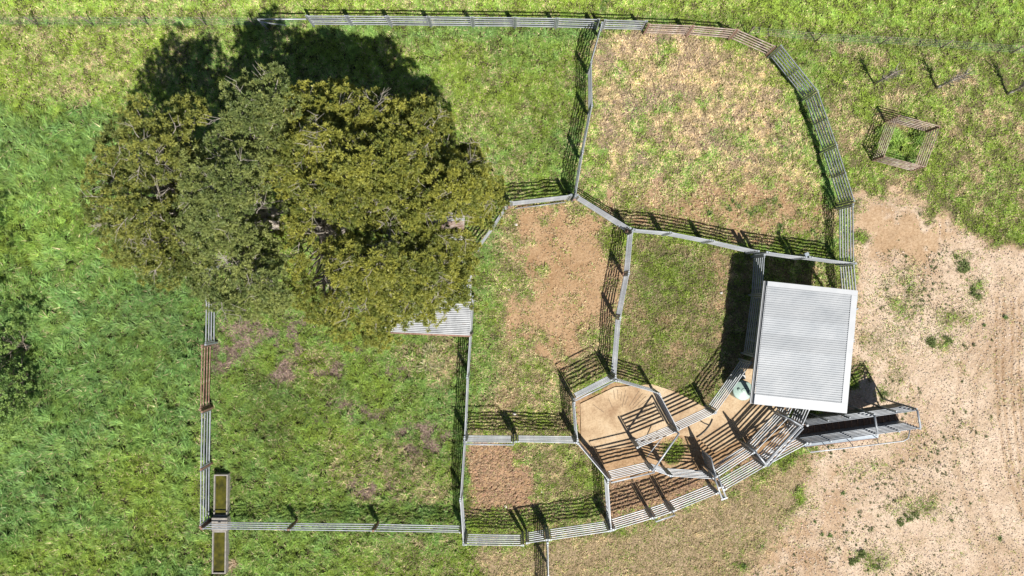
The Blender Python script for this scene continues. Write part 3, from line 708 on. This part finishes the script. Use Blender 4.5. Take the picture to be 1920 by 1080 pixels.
# ------------------------------------------------------------------ lean-to roofs under the tree
def lean(label, tl, tr, br, bl, z0, z1, n, rib, mat, rusty):
    a, b_, c_, d_ = P(*tl, z0), P(*tr, z0), P(*br, z1), P(*bl, z1)
    o = empty('lean_to', ((a + c_) / 2).xy.to_3d(), label, 'lean-to')
    for k in range(n):
        t0, t1 = k / n, (k + 1) / n
        corr('roof_sheet', a.lerp(d_, t0), b_.lerp(c_, t0), b_.lerp(c_, t1), a.lerp(d_, t1), rib, .05, M[rusty if k in (1,) and rusty else mat], o)
    MB().tube([d_ - Vector((0,.03,.02)), c_ - Vector((0,.03,.02))], .045, 6).build('edge_beam', M['rust'], o, True)
    for q in (a, b_, c_, d_): MB().box((q.x, q.y, (q.z - .05) / 2), (.1,.1,q.z - .05)).build('post', M['timber'], o)
lean('low corrugated iron lean-to showing out of the lower edge of the big tree', (722,515), (885,515), (881,629), (722,622), 2.3, 2.2, 4, 8, 'old_roof', None)
lean('old corrugated roof glimpsed through the leaves of the big tree', (770,385), (872,385), (868,500), (770,500), 2.5, 2.35, 4, 8, 'old_roof', 'rust_pale')

# ------------------------------------------------------------------ concrete water trough under the fence
ct = P(411, 984, .5); tr_ = empty('water_trough', (ct.x, ct.y, 0), 'long concrete water trough with green water under the corner of the left yard', 'trough')
def bay(x0, y0, x1, y1, xb0, xb1):
    z = .5; A, B, Cc, D = P(x0,y0,z), P(x1,y0,z), P(xb1,y1,z), P(xb0,y1,z); t = .055
    ins = [A + Vector((t,-t,0)), B + Vector((-t,-t,0)), Cc + Vector((-t,t,0)), D + Vector((t,t,0))]; out = [A, B, Cc, D]
    mb = MB(); dz = Vector((0,0,.5)); dw = Vector((0,0,.38))
    mb.v = out + ins + [q - dw for q in ins] + [q - dz for q in out]
    for i in range(4):
        j = (i + 1) % 4
        mb.f += [(i, j, 4+j, 4+i), (4+i, 4+j, 8+j, 8+i), (12+i, 12+j, j, i)]
    mb.f.append((8,9,10,11)); mb.f.append((15,14,13,12))
    sh_ = mb.build('basin', M['concrete'], tr_)
    mb = MB(); mb.v = [q - Vector((0,0,.09)) for q in ins]; mb.f = [(0,1,2,3)]
    wv = mb.mesh('water'); 
    wv.transform(__import__('mathutils').Matrix.Translation(-parent_loc(tr_))); ww = link('water', wv, M['water'], sh_)
bay(401, 890, 427, 968, 400, 426); bay(398, 996, 424, 1076, 397, 423)
A = P(411.5, 983, .62); MB().box((A.x, A.y, .31), (.72, .62, .62)).build('valve_cover', M['concrete'], tr_)
for dx in (0,):
    for dy in (-.12, .1): MB().box((A.x, A.y + dy, .625), (.12, .05, .012)).build('lifting_slot', M['black'], tr_)

# ------------------------------------------------------------------ square tree guard of rusty panels
gz = 1.25; gp = [(1685,216),(1762,237),(1735,313),(1657,293)]
gr = empty('tree_guard', P(1709,265,gz).xy.to_3d(), 'square rusty pen of four rail panels standing on the grass at right', 'pen')
gw = [P(x, y, gz) for x, y in gp]
for i in range(4):
    a_, b_ = gw[i], gw[(i + 1) % 4]; d = b_ - a_; an = math.atan2(d.y, d.x)
    for z in (.2, .41, .62, .83, 1.04, 1.25):
        MB().tube([Vector((a_.x, a_.y, z)), Vector((b_.x, b_.y, z))], 1, 6, True, (.018,.026)).build('rail', M['rust_pale'], gr, True)
    for t in (.02, .98):
        q = a_.lerp(b_, t); MB().box((q.x, q.y, .64), (.045,.045,1.28), an).build('post', M['rust'], gr)

# ------------------------------------------------------------------ wire fences
def wire_fence(label, pts, posts, zt, nw, strainer=None):
    W = [G(*p) for p in pts]; o = empty('wire_fence', W[0].copy(), label, 'fence')
    for k in range(nw):
        z = .25 + (zt - .3) * k / (nw - 1)
        MB().tube([q + Vector((0,0,z)) for q in W], .003, 4).build('wire', M['galv_dull'], o)
    for x, y in posts:
        q = G(x, y); lean_ = Vector((random.uniform(-.05,.05), random.uniform(-.05,.05), 0))
        MB().tube([q, q + lean_ + Vector((0,0,zt))], .03, 6).build('post', M['timber'], o, True)
wire_fence('thin wire fence along the top left of the paddock', [(-260,47),(575,50)], [(-140,47),(-30,47),(75,48),(177,48),(282,48),(389,49),(480,50)], 1.15, 5)
wire_fence('thin wire fence running off to the right above the saplings', [(1400,66),(1530,78),(1648,84),(1763,91),(1892,101),(2200,122)], [(1400,66),(1528,78),(1648,84),(1763,91),(1892,101),(2030,112)], 1.1, 5)
o = empty('end_strainer', P(484,36,1.35).xy.to_3d(), 'white tube strainer brace at the left end of the top panel fence', 'brace')
A, B = P(484,36,1.35), P(574,36,1.3); MB().tube([A, B], .035, 8).build('top_tube', M['galv'], o, True)
MB().tube([P(488,41,1.2), P(536,47.5,.3)], .03, 8).build('diagonal_tube', M['galv'], o, True)
for q in (A,): MB().tube([(q.x,q.y,0), q], .045, 8).build('post', M['galv'], o, True)

# ------------------------------------------------------------------ grass
def blades(px, py, ln, wd, direc, lean_, col, zoff=0.0):
    """single-triangle blades"""
    n_ = len(px); x = (px - 960) * S; y = (540 - py) * S
    dx, dy = np.cos(direc), np.sin(direc)
    tip = np.stack([x + dx * ln * np.sin(lean_), y + dy * ln * np.sin(lean_), ln * np.cos(lean_) + zoff], -1)
    tw = direc + np.pi / 2 + RNG.normal(0, .5, n_)
    b0 = np.stack([x - np.cos(tw) * wd / 2, y - np.sin(tw) * wd / 2, np.full(n_, -.015) + zoff], -1)
    b1 = np.stack([x + np.cos(tw) * wd / 2, y + np.sin(tw) * wd / 2, np.full(n_, -.015) + zoff], -1)
    return np.stack([b0, b1, tip], 1)
hard = [slab_poly, [(1512,790),(1690,752),(1690,800),(1512,826)], [(399,890),(426,890),(424,1078),(397,1078)]]
flow = fbm(XX, YY, 120, 301, 3) * 9.0 + fbm(XX, YY, 36, 320, 2) * 5.0
def gen_grass(n_, region, seed):
    r_ = np.random.default_rng(seed); x0, x1, y0, y1 = region
    px = r_.uniform(x0, x1, n_).astype(np.float32); py = r_.uniform(y0, y1, n_).astype(np.float32)
    f = {k: samp(v, px, py) for k, v in fields.items()}
    fine = vnoise(px, py, 5, 401); tuft = vnoise(px, py, 11, 409)
    cover = 1 - f['bare'] + (f['n4'] - .5) * 1.3 * np.minimum(1, f['bare'] * 3) * (f['bare'] < .96)
    keep = r_.random(n_) < np.clip(cover, 0, 1) ** 1.3 * (.55 + .6 * tuft)
    gapn = vnoise(px, py, 4.6, 441) * .6 + vnoise(px, py, 9, 443) * .4
    lw = np.clip(.5 - (f['blen'] - .10) * 3.5, .12, .5); keep &= r_.random(n_) < lw + (1 - lw) * sstep(.36, .56, gapn)
    for hp in hard: keep &= poly_sdf(px, py, hp) > 1
    px, py = px[keep], py[keep]; f = {k: v[keep] for k, v in f.items()}; fine = fine[keep]; tuft = tuft[keep]; m_ = len(px)
    ln = f['blen'] * r_.uniform(.55, 1.3, m_) * (.6 + .75 * tuft)
    wd = .022 + .016 * r_.random(m_) + .05 * ln
    fl_ = samp(flow, px, py)
    long_ = np.clip((f['blen'] - .08) / .2, 0, 1)
    dr = fl_ + (vnoise(px, py, 8, 437) - .5) * 4.0 + r_.normal(0, 1, m_) * (1.8 - .85 * long_)
    le = np.clip(r_.normal(1.12, .28, m_), .2, 1.5)
    hump = vnoise(px, py, 7, 431) * .5 + vnoise(px, py, 16, 433) * .5
    zo = np.clip(hump - .25, 0, 1) * f['blen'] * 2.3
    lu = np.clip(f['lush'] + (tuft - .5) * .5 + (f['n2'] - .5) * .6 + r_.normal(0, .12, m_), 0, 1)[:, None]
    yel = np.array([.272, .362, .056]); blu = np.array([.185, .325, .105]); 
    col = yel * (1 - lu) + blu * lu
    st = (r_.random(m_) < np.clip(f['straw'] * 1.05 + (f['n4'] - .5) * .9 * np.minimum(1, f['straw'] * 3) + (fine - .5) * .3 * np.minimum(1, f['straw'] * 3), 0, .97))
    sc_ = np.array([.56, .45, .275]) * r_.uniform(.7, 1.15, (m_, 1)); 
    col = np.where(st[:, None], sc_, col)
    dd_ = (r_.random(m_) < f['dead'] * .85)
    col = np.where(dd_[:, None], np.array([.33, .245, .20]) * r_.uniform(.6, 1.2, (m_, 1)), col)
    col = col * r_.uniform(.65, 1.35, (m_, 1)) * (.72 + .56 * fine[:, None]) * (.75 + .5 * tuft[:, None]) * f['tone'][:, None]
    return blades(px, py, ln, wd, dr, le, col, zo), col
regs = [('long_grass', 'long wind-combed blue-green grass in the paddock on the left', (-110, 386, -70, 1150), 760000),
        ('yard_grass', 'mixed green and dry grass in and around the stock yards', (386, 1140, -70, 1150), 1150000),
        ('short_grass', 'short patchy grass and dry turf on the right half', (1140, 2030, -70, 1150), 1150000)]
for i, (nm, lb, rg, cnt) in enumerate(regs):
    v_, c_ = gen_grass(cnt, rg, 500 + i)
    print(nm, len(v_))
    tag(link(nm, tri_mesh(nm, v_, c_, M['grass'])), lb, 'grass', kind='stuff')

# weeds: small rosettes on the bare ground, and a few bigger plants
def tufts(cent, rad, nb, cols, seed, lean0=.95):
    r_ = np.random.default_rng(seed); V, K = [], []
    for (x, y), R0, n_, c_ in zip(cent, rad, nb, cols):
        px = x + r_.normal(0, R0 / S * .22, n_); py = y + r_.normal(0, R0 / S * .22, n_)
        ln = R0 * r_.uniform(.5, 1.2, n_); dr = r_.uniform(0, 2 * np.pi, n_)
        V.append(blades(px, py, ln, .02 + ln * .16, dr, np.clip(r_.normal(lean0, .3, n_), .1, 1.4), None))
        K.append(np.array(c_) * r_.uniform(.6, 1.35, (n_, 1)))
    return np.concatenate(V), np.concatenate(K)
r_ = np.random.default_rng(77)
cent, rad, nb, cols = [], [], [], []
tries = 0
dens = fbm(XX, YY, 70, 601, 3)
while len(cent) < 2600 and tries < 90000:
    tries += 1
    x, y = r_.uniform(1370, 1990), r_.uniform(400, 1130)
    g_ = samp(grav, np.array([x]), np.array([y]))[0]; b_ = samp(bare, np.array([x]), np.array([y]))[0]; dn = samp(dens, np.array([x]), np.array([y]))[0]
    fall = 1.0 if x < 1760 else max(.04, 1 - (x - 1760) / 90)
    if g_ * b_ < .25 or r_.random() > np.clip((dn - .47) * 6, .02, 1) * fall: continue
    if poly_sdf(np.array([x]), np.array([y]), [(1405,500),(1610,500),(1600,780),(1510,860),(1400,860)])[0] < 0: continue
    cent.append((x, y)); R0 = .020 + .10 * r_.random() ** 7; rad.append(R0); nb.append(int(7 + R0 * 150))
    g0 = r_.random(); cols.append((.13 + .14 * g0, .18 + .08 * g0, .07 + .07 * g0))
for x, y, R0 in tuple((400 + r_.uniform(-3, 4), yy, .2) for yy in range(893, 966, 5)) + tuple((427 + r_.uniform(0, 4), yy, .14) for yy in range(893, 1075, 12)) + tuple((396 + r_.uniform(-3, 3), yy, .18) for yy in range(1000, 1075, 8)) + ((1374,386,.35),(1454,386,.3),(1412,395,.4),(1460,425,.4),(1500,400,.25),(1497,490-20,.3),(1330,400,.25),(1525,440,.3),(1465,445,.35),(1550,420,.3),(1440,376,.2),(1575,770,.12),
                 (1541,1003,.2),(1556,1004,.22),(1528,978,.16),(1430,1024,.18),(1395,1062,.24),(1580,925,.2),(1660,745,.35),(1748,640,.5),(1775,636,.45),(1830,548,.4),(1812,500,.45),(1800,490,.35),(1700,970,.35),(1720,968,.3),(1690,980,.3),(1612,1040,.45),(1600,1055,.4),(1640,1065,.3),(1875,1010,.2),(1885,595,.2),(1845,610,.15),
                 (575,778,.6),(580,784,.5),(1590,152,.3),(1575,145,.3),(1130,18,.5)):
    cent.append((x, y)); 
    k_ = 5 if R0 > .28 else 1
    cent.pop()
    for j_ in range(k_):
        cent.append((x + r_.normal(0, 5) * (k_ > 1), y + r_.normal(0, 5) * (k_ > 1))); rad.append(R0 * (.75 if k_ == 1 else r_.uniform(.25, .6))); nb.append(int(24 + R0 * 60)); cols.append((.17, .26, .08) if x < 1560 or R0 < .3 else (.19, .235, .09))
v_, c_ = tufts(cent, rad, nb, cols, 78)
tag(link('weeds', tri_mesh('weeds', v_, c_, M['grass'])), 'small green weeds dotted over the bare gravel and soil', 'weeds', kind='stuff')
v_, c_ = tufts([(440,1052),(446,1060),(437,1066),(434,1075),(806,660),(818,672),(800,685),(824,690)], [.3,.28,.25,.25,.45,.5,.45,.4], [160]*4 + [90]*4, [(.62,.50,.36)]*4 + [(.45,.42,.26)]*4, 79)
tag(link('dry_tufts', tri_mesh('dry_tufts', v_, c_, M['grass'])), 'pale dry grass tufts beside the trough and below the lean-to', 'grass', kind='stuff')

# gravel pebbles and clods
def pebbles(n_, poly, r0, r1, seed, colr, fld_, thr):
    rr = np.random.default_rng(seed); xs = [p[0] for p in poly]; ys = [p[1] for p in poly]
    px = rr.uniform(min(xs), max(xs), n_); py = rr.uniform(min(ys), max(ys), n_)
    k = (poly_sdf(px, py, poly) < 0) & (samp(fld_, px, py) > thr); px, py = px[k], py[k]; m_ = len(px)
    R0 = r0 + (r1 - r0) * rr.random(m_) ** 3; x = (px - 960) * S; y = (540 - py) * S
    a = rr.uniform(0, 2 * np.pi, m_); z = np.full(m_, 0.0)
    oct_ = [np.stack([x + np.cos(a + j * np.pi / 2) * R0 * rr.uniform(.7, 1.3, m_), y + np.sin(a + j * np.pi / 2) * R0 * rr.uniform(.7, 1.3, m_), z], -1) for j in range(4)]
    top = np.stack([x + rr.normal(0, .2, m_) * R0, y + rr.normal(0, .2, m_) * R0, R0 * rr.uniform(.5, .9, m_)], -1)
    tri = np.concatenate([np.stack([oct_[j], oct_[(j + 1) % 4], top], 1) for j in range(4)])
    c_ = np.tile(np.array(colr) * rr.uniform(.6, 1.15, (m_, 1)) * (1 + rr.normal(0, .04, (m_, 3))), (4, 1))
    return tri, c_
M['pebble'], n, b = new_mat('pebble'); at = n.nodes.new('ShaderNodeAttribute'); at.attribute_name = 'tint'
n.links.new(at.outputs['Color'], b.inputs['Base Color']); b.inputs['Roughness'].default_value = .95
v_, c_ = pebbles(46000, [(1400,380),(2000,380),(2000,1140),(1250,1140),(1300,900)], .012, .045, 81, (.55,.44,.34), grav * bare, .35)
tag(link('gravel', tri_mesh('gravel', v_, c_, M['pebble'])), 'loose pale gravel scattered over the bare yard at right', 'gravel', kind='stuff')
v_, c_ = pebbles(26000, [(870,826),(1000,826),(1145,905),(1345,890),(1440,840),(1430,880),(1230,972),(1146,990),(870,1000)], .025, .09, 82, (.32,.21,.125), pug, .3)
v2, c2 = pebbles(9000, [(890,390),(1180,390),(1150,700),(890,820)], .012, .045, 83, (.36,.25,.145), bare, .4)
tag(link('soil_clods', tri_mesh('soil_clods', np.concatenate([v_, v2]), np.concatenate([c_, c2]), M['pebble'])), 'trampled brown soil clods on the floors of the small yards', 'soil', kind='stuff')

# a few pale stones one can pick out
def stone(x, y, r0, label):
    mb = MB(); c_ = G(x, y, r0 * .35); rr = random.Random(int(x * 7 + y))
    for i in range(4):
        ph = -math.pi / 2 + math.pi * (i + .5) / 4
        for k in range(7):
            t = 2 * math.pi * (k + .5 * (i % 2)) / 7; q = r0 * rr.uniform(.75, 1.15)
            mb.v.append(c_ + Vector((math.cos(t) * math.cos(ph) * q, math.sin(t) * math.cos(ph) * q * .8, math.sin(ph) * q * .6)))
    for i in range(3):
        for k in range(7): mb.f.append((i*7+k, i*7+(k+1)%7, (i+1)*7+(k+1)%7, (i+1)*7+k))
    mb.f.append(tuple(range(6,-1,-1))); mb.f.append(tuple(range(21,28)))
    tag(mb.build('stone', M['stone'], None), label, 'stone')
stone(968, 421, .09, 'pale stone near the top left of the worn middle yard')
stone(954, 543, .06, 'small pale stone left of the middle of the worn patch')
stone(948, 1035-85, .08, 'pale stone in the lower left of the cloddy yard')
stone(965, 776, .1, 'pale stone in the shadow of the gate above cloddy yard')
stone(1352, 549, .08, 'pale stone beside the shelter shadow')
stone(1016, 922, .05, 'small pale stone on the grass right of the clods')
stone(1195, 368, .07, 'pale stone at the lower left of the dry yard')

# ------------------------------------------------------------------ trees
def tree(name, label, outline, base_px, ztop, zedge_n, zedge_s, col_a, col_b, spacing, holes, seed, leaf=(.07,.13,.036), clumps=34, leaves=46, padr=(.36,.66), lower=.35, ntwig=70, squash=.6, group=None):
    """outline: photo pixels of the crown; every leaf pad gets its own height on a dome, so the crown is a full 3-D mass"""
    r_ = np.random.default_rng(seed); rnd = random.Random(seed)
    xs = [p[0] for p in outline]; ys = [p[1] for p in outline]
    qx = r_.uniform(min(xs), max(xs), 60000); qy = r_.uniform(min(ys), max(ys), 60000)
    sd_ = -poly_sdf(qx, qy, outline); k = sd_ > 13
    qx, qy, sd_ = qx[k], qy[k], sd_[k]; dmax = sd_.max(); y0, y1 = min(ys), max(ys)
    bumps = fbm(qx, qy, 85, seed + 3, 2)
    pads = []; depth = []
    grid = {}
    def try_add(x, y, z, sp):
        ky = (int(x // sp), int(y // sp))
        for i in (-1,0,1):
            for j in (-1,0,1):
                for (a, b_) in grid.get((ky[0]+i, ky[1]+j), ()):
                    if (a-x)**2 + (b_-y)**2 < sp*sp: return False
        grid.setdefault(ky, []).append((x, y)); return True
    for x, y, d, bm_ in zip(qx, qy, sd_, bumps):
        if any(((x-hx)/(hrx+11))**2 + ((y-hy)/(hry+11))**2 < 1 for hx, hy, hrx, hry in holes): continue
        if bm_ < .37: continue
        if not try_add(x, y, 0, spacing * rnd.uniform(.8, 1.05)): continue
        t = min(1, d / (dmax * .85)); f = (y - y0) / (y1 - y0); ze = zedge_n * (1 - f) + zedge_s * f
        z = ze + (ztop - ze) * (1 - (1 - t) ** 2) ** .6 + (bm_ - .5) * 4.5 + rnd.uniform(-.7, .7)
        pads.append((P(x, y, max(1.4, z)), rnd.uniform(*padr), 0)); depth.append(d)
        if rnd.random() < lower:
            z2 = z * rnd.uniform(.5, .78); x2, y2 = x + rnd.uniform(-14, 14), y + rnd.uniform(-14, 14)
            q = pads[-1][0].copy(); q.z = max(1.2, z2); q.x += rnd.uniform(-.5,.5); q.y += rnd.uniform(-.5,.5)
            pads.append((q, rnd.uniform(*padr) * .95, 1)); depth.append(d)
    V, K = [], []
    b0 = G(*base_px)
    if ztop > 10.5:
        for i in range(16):
            q = b0 + Vector((rnd.uniform(-1.4, 1.4), rnd.uniform(-1.4, 1.4), rnd.uniform(3.2, ztop * .6))); pads.append((q, rnd.uniform(*padr), 1)); depth.append(0)
    for c_, R0, lay in pads:
        nc_ = int(clumps * (R0 / .7) ** 2 * (1 if lay == 0 else .6))
        u = r_.normal(0, 1, (nc_, 3)); u[:, 2] = np.abs(u[:, 2]) * .9 - .15; u /= np.linalg.norm(u, axis=1, keepdims=True)
        cp = np.array(c_) + u * np.array([R0, R0, R0 * squash]) * r_.uniform(.55, 1.08, (nc_, 1))
        nl = leaves; dirs = r_.normal(0, 1, (nc_, nl, 3)) + u[:, None, :] * .8 + np.array([0, 0, .35]); dirs /= np.linalg.norm(dirs, axis=2, keepdims=True)
        crad = r_.uniform(.05, .13, (nc_, 1, 1))
        root_ = cp[:, None, :] + dirs * crad * r_.uniform(0, .8, (nc_, nl, 1))
        ln = r_.uniform(leaf[0], leaf[1], (nc_, nl, 1)); tip = root_ + dirs * ln
        side = np.cross(dirs, np.array([0, 0, 1.0]) + r_.normal(0, .45, (nc_, nl, 3))); side /= np.linalg.norm(side, axis=2, keepdims=True) + 1e-9
        wv = leaf[2] * r_.uniform(.7, 1.3, (nc_, nl, 1)); mid = root_ + dirs * ln * .25
        V.append(np.stack([mid + side * wv * .5, mid - side * wv * .5, tip], 2).reshape(-1, 3, 3))
        g_ = np.clip(.5 + r_.normal(0, .28) + r_.normal(0, .16, (nc_, 1, 1)) * 1.5 + r_.normal(0, .14, (nc_, nl, 1)), 0, 1)
        cc = np.array(col_a) * (1 - g_) + np.array(col_b) * g_
        K.append((cc * r_.uniform(.7, 1.3, (nc_, nl, 1))).reshape(-1, 3))
    V = np.concatenate(V); K = np.concatenate(K)
    root = empty(name, b0, label, 'tree', group)
    cr = link('crown', tri_mesh('crown', V - np.array(b0), K, M['leaf']), None, root)
    # trunk, limbs to groups of pads, branches to pads
    mb = MB(); fork = b0 + Vector((0, 0, min(2.2, ztop * .22)))
    mb.tube([b0 - Vector((0,0,.1)), b0 + Vector((.05,.02,.6)), fork], [.40 * ztop / 10, .30 * ztop / 10, .2 * ztop / 10], 10)
    mb.build('trunk', M['bark'], root, True)
    br = MB(); nlimb = 9
    top = [p for p in pads]
    groups = {}
    for p in top:
        d = p[0] - fork; a_ = math.atan2(d.y, d.x); ring = 0 if d.xy.length < 2.4 else 1
        groups.setdefault((int((a_ + math.pi) / (2 * math.pi) * nlimb) % nlimb, ring), []).append(p)
    def wob(a_, b_, m_, amt):
        out = []
        for i in range(m_ + 1):
            t = i / m_; q = a_.lerp(b_, t) + Vector((0, 0, math.sin(t * math.pi) * amt * .8))
            if 0 < i < m_: q += Vector((rnd.gauss(0, amt * .35), rnd.gauss(0, amt * .35), rnd.gauss(0, amt * .2)))
            out.append(q)
        return out
    for (gi, ring), ps in groups.items():
        cen = sum((p[0] for p in ps), Vector()) / len(ps); end = fork.lerp(cen, .8); end.z = max(fork.z + .4, cen.z - 1.2)
        L = wob(fork + Vector((rnd.uniform(-.12,.12), rnd.uniform(-.12,.12), -.1)), end, 7, .45)
        br.tube(L, [(.19 - .13 * i / 7) * (ztop / 10) ** 1.5 for i in range(8)], 7)
        for p in ps:
            st = L[rnd.randint(3, 7)]; e = p[0] + Vector((0, 0, -.1))
            B_ = wob(st, e, 4, .25); br.tube(B_, [q_ * min(1, ztop / 8) for q_ in (.05, .042, .032, .024, .012)], 5)
    inner = [q for q, dd in zip(pads, depth) if q[2] == 0 and dd > 26] or pads
    for i in range(ntwig):
        p = rnd.choice(inner); c_ = p[0] + Vector((rnd.uniform(-.5,.5), rnd.uniform(-.5,.5), rnd.uniform(-.25,.2)))
        a_ = rnd.uniform(0, 6.28); L = rnd.uniform(.25, .75); e = c_ + Vector((math.cos(a_) * L, math.sin(a_) * L, rnd.uniform(-.05, .25)))
        main = wob(c_, e, 5, .05); br.tube(main, [.013, .012, .010, .008, .006, .004], 4, False)
        for j in range(rnd.randint(2, 7)):
            q = rnd.choice(main[1:5]); a2 = a_ + rnd.choice((-1, 1)) * rnd.uniform(.4, 1.2); L2 = rnd.uniform(.15, .5)
            br.tube(wob(q, q + Vector((math.cos(a2) * L2, math.sin(a2) * L2, rnd.uniform(0, .2))), 2, .025), [.008, .006, .004], 4, False)
    bo = br.build('branches', M['twig'] if ztop > 5 else M['timber'], root, True); bo['kind'] = 'stuff'
    print(label, len(pads), 'pads', len(V), 'leaves')
    return root

tree('spreading_tree', 'largest tree, golden olive crown, overhanging the lean-to roofs',
     [(520,215),(560,165),(640,165),(720,185),(800,190),(858,235),(908,290),(930,350),(930,400),(890,450),(884,520),(880,575),(840,588),(800,600),(772,606),(745,598),(725,640),(690,655),(640,650),(600,612),(545,560),(530,480),(515,400),(505,310)],
     (640,425), 10.6, 6.8, 3.6, (.120,.148,.032), (.290,.290,.052), 30, [(512,380,36,36),(720,450,14,20),(560,470,20,16),(835,420,12,28),(745,395,8,8),(852,574,18,12),(640,345,12,12)], 21, ntwig=200)
tree('spreading_tree', 'grey-green tree in the middle of the clump, left of the golden olive crown',
     [(350,250),(380,205),(430,170),(450,140),(540,132),(562,190),(522,240),(505,310),(500,360),(486,420),(520,470),(540,575),(480,590),(400,580),(355,530),(345,430),(335,330)],
     (520,420), 10.4, 9.2, 4.0, (.112,.150,.045), (.245,.275,.080), 30, [(495,335,16,22),(505,385,32,34),(395,300,14,20),(470,290,16,8),(320,350,30,24)], 22, ntwig=70)
tree('spreading_tree', 'dark olive tree on the left side of the clump',
     [(175,275),(235,182),(262,172),(290,195),(262,232),(300,238),(340,170),(370,175),(385,205),(352,260),(340,330),(350,430),(365,540),(300,535),(240,515),(192,465),(160,385),(163,310)],
     (420,400), 9.6, 8.0, 3.8, (.105,.135,.034), (.250,.258,.055), 30, [(320,350,34,26),(318,408,14,8),(345,440,20,10),(275,425,12,8)], 23, ntwig=70)
tree('shrub_tree', 'leafy dark green shrub cut off by the left edge of the photo',
     [(-150,500),(-20,545),(38,560),(62,610),(92,640),(98,700),(76,745),(88,775),(55,800),(-20,830),(-150,840)],
     (60,650), 1.9, 1.5, 1.0, (.14,.24,.065), (.26,.36,.095), 36, [], 24, leaf=(.07,.13,.045), clumps=18, leaves=40, ntwig=3, lower=.2)
tree('shrub_tree', 'small dark bush unseen past the left edge, kept for its shadow',
     [(-185,455),(-75,450),(-45,465),(-38,500),(-60,540),(-185,540)], (-40,500), 3.6, 3.0, 2.4, (.09,.15,.045), (.17,.24,.07), 36, [], 25, leaf=(.07,.13,.045), clumps=18, leaves=40, ntwig=2, lower=.6)  # bush out of view, kept for the shadow it casts into frame

# ------------------------------------------------------------------ bare saplings in a row
def sapling(x, y, tx, ty, hgt, label, seed):
    rnd = random.Random(seed); b0 = G(x, y); t_ = P(tx, ty, hgt); root = empty('sapling', b0, label, 'sapling', 'saplings in a row above the rusty pen')
    mid = b0.lerp(t_, .45); mid.z = hgt * .45
    MB().tube([b0, mid, t_], [.06, .045, .02], 7).build('stem', M['bark'], root, True)
    mb = MB()
    for i in range(60):
        t = rnd.uniform(.3, 1); q = b0.lerp(t_, t); q.z = hgt * t; a = rnd.uniform(0, 6.28); L = rnd.uniform(.15, .5)
        mb.tube([q, q + Vector((math.cos(a) * L * .5, math.sin(a) * L * .5, L * .6)), q + Vector((math.cos(a) * L * .7, math.sin(a) * L * .7, L * 1.2))], [.015, .011, .006], 4, False)
    t = mb.build('twigs', M['twig'], root); t['kind'] = 'stuff'
    MB().tube([b0 + Vector((0,0,.0)), b0 + Vector((.01,.01,.45))], .055, 10).build('trunk_guard', M['concrete'], root, True)
sapling(1638, 158, 1684, 133, 2.2, 'bare sapling nearest the curved east fence', 1)
sapling(1755, 165, 1812, 138, 2.2, 'middle bare sapling of the three above the rusty pen', 2)
sapling(1888, 176, 1950, 148, 2.1, 'bare sapling nearest the right edge', 3)
print('triangles', sum(len(o.data.loops) - 2 * len(o.data.polygons) for o in C.objects if o.type == 'MESH'))
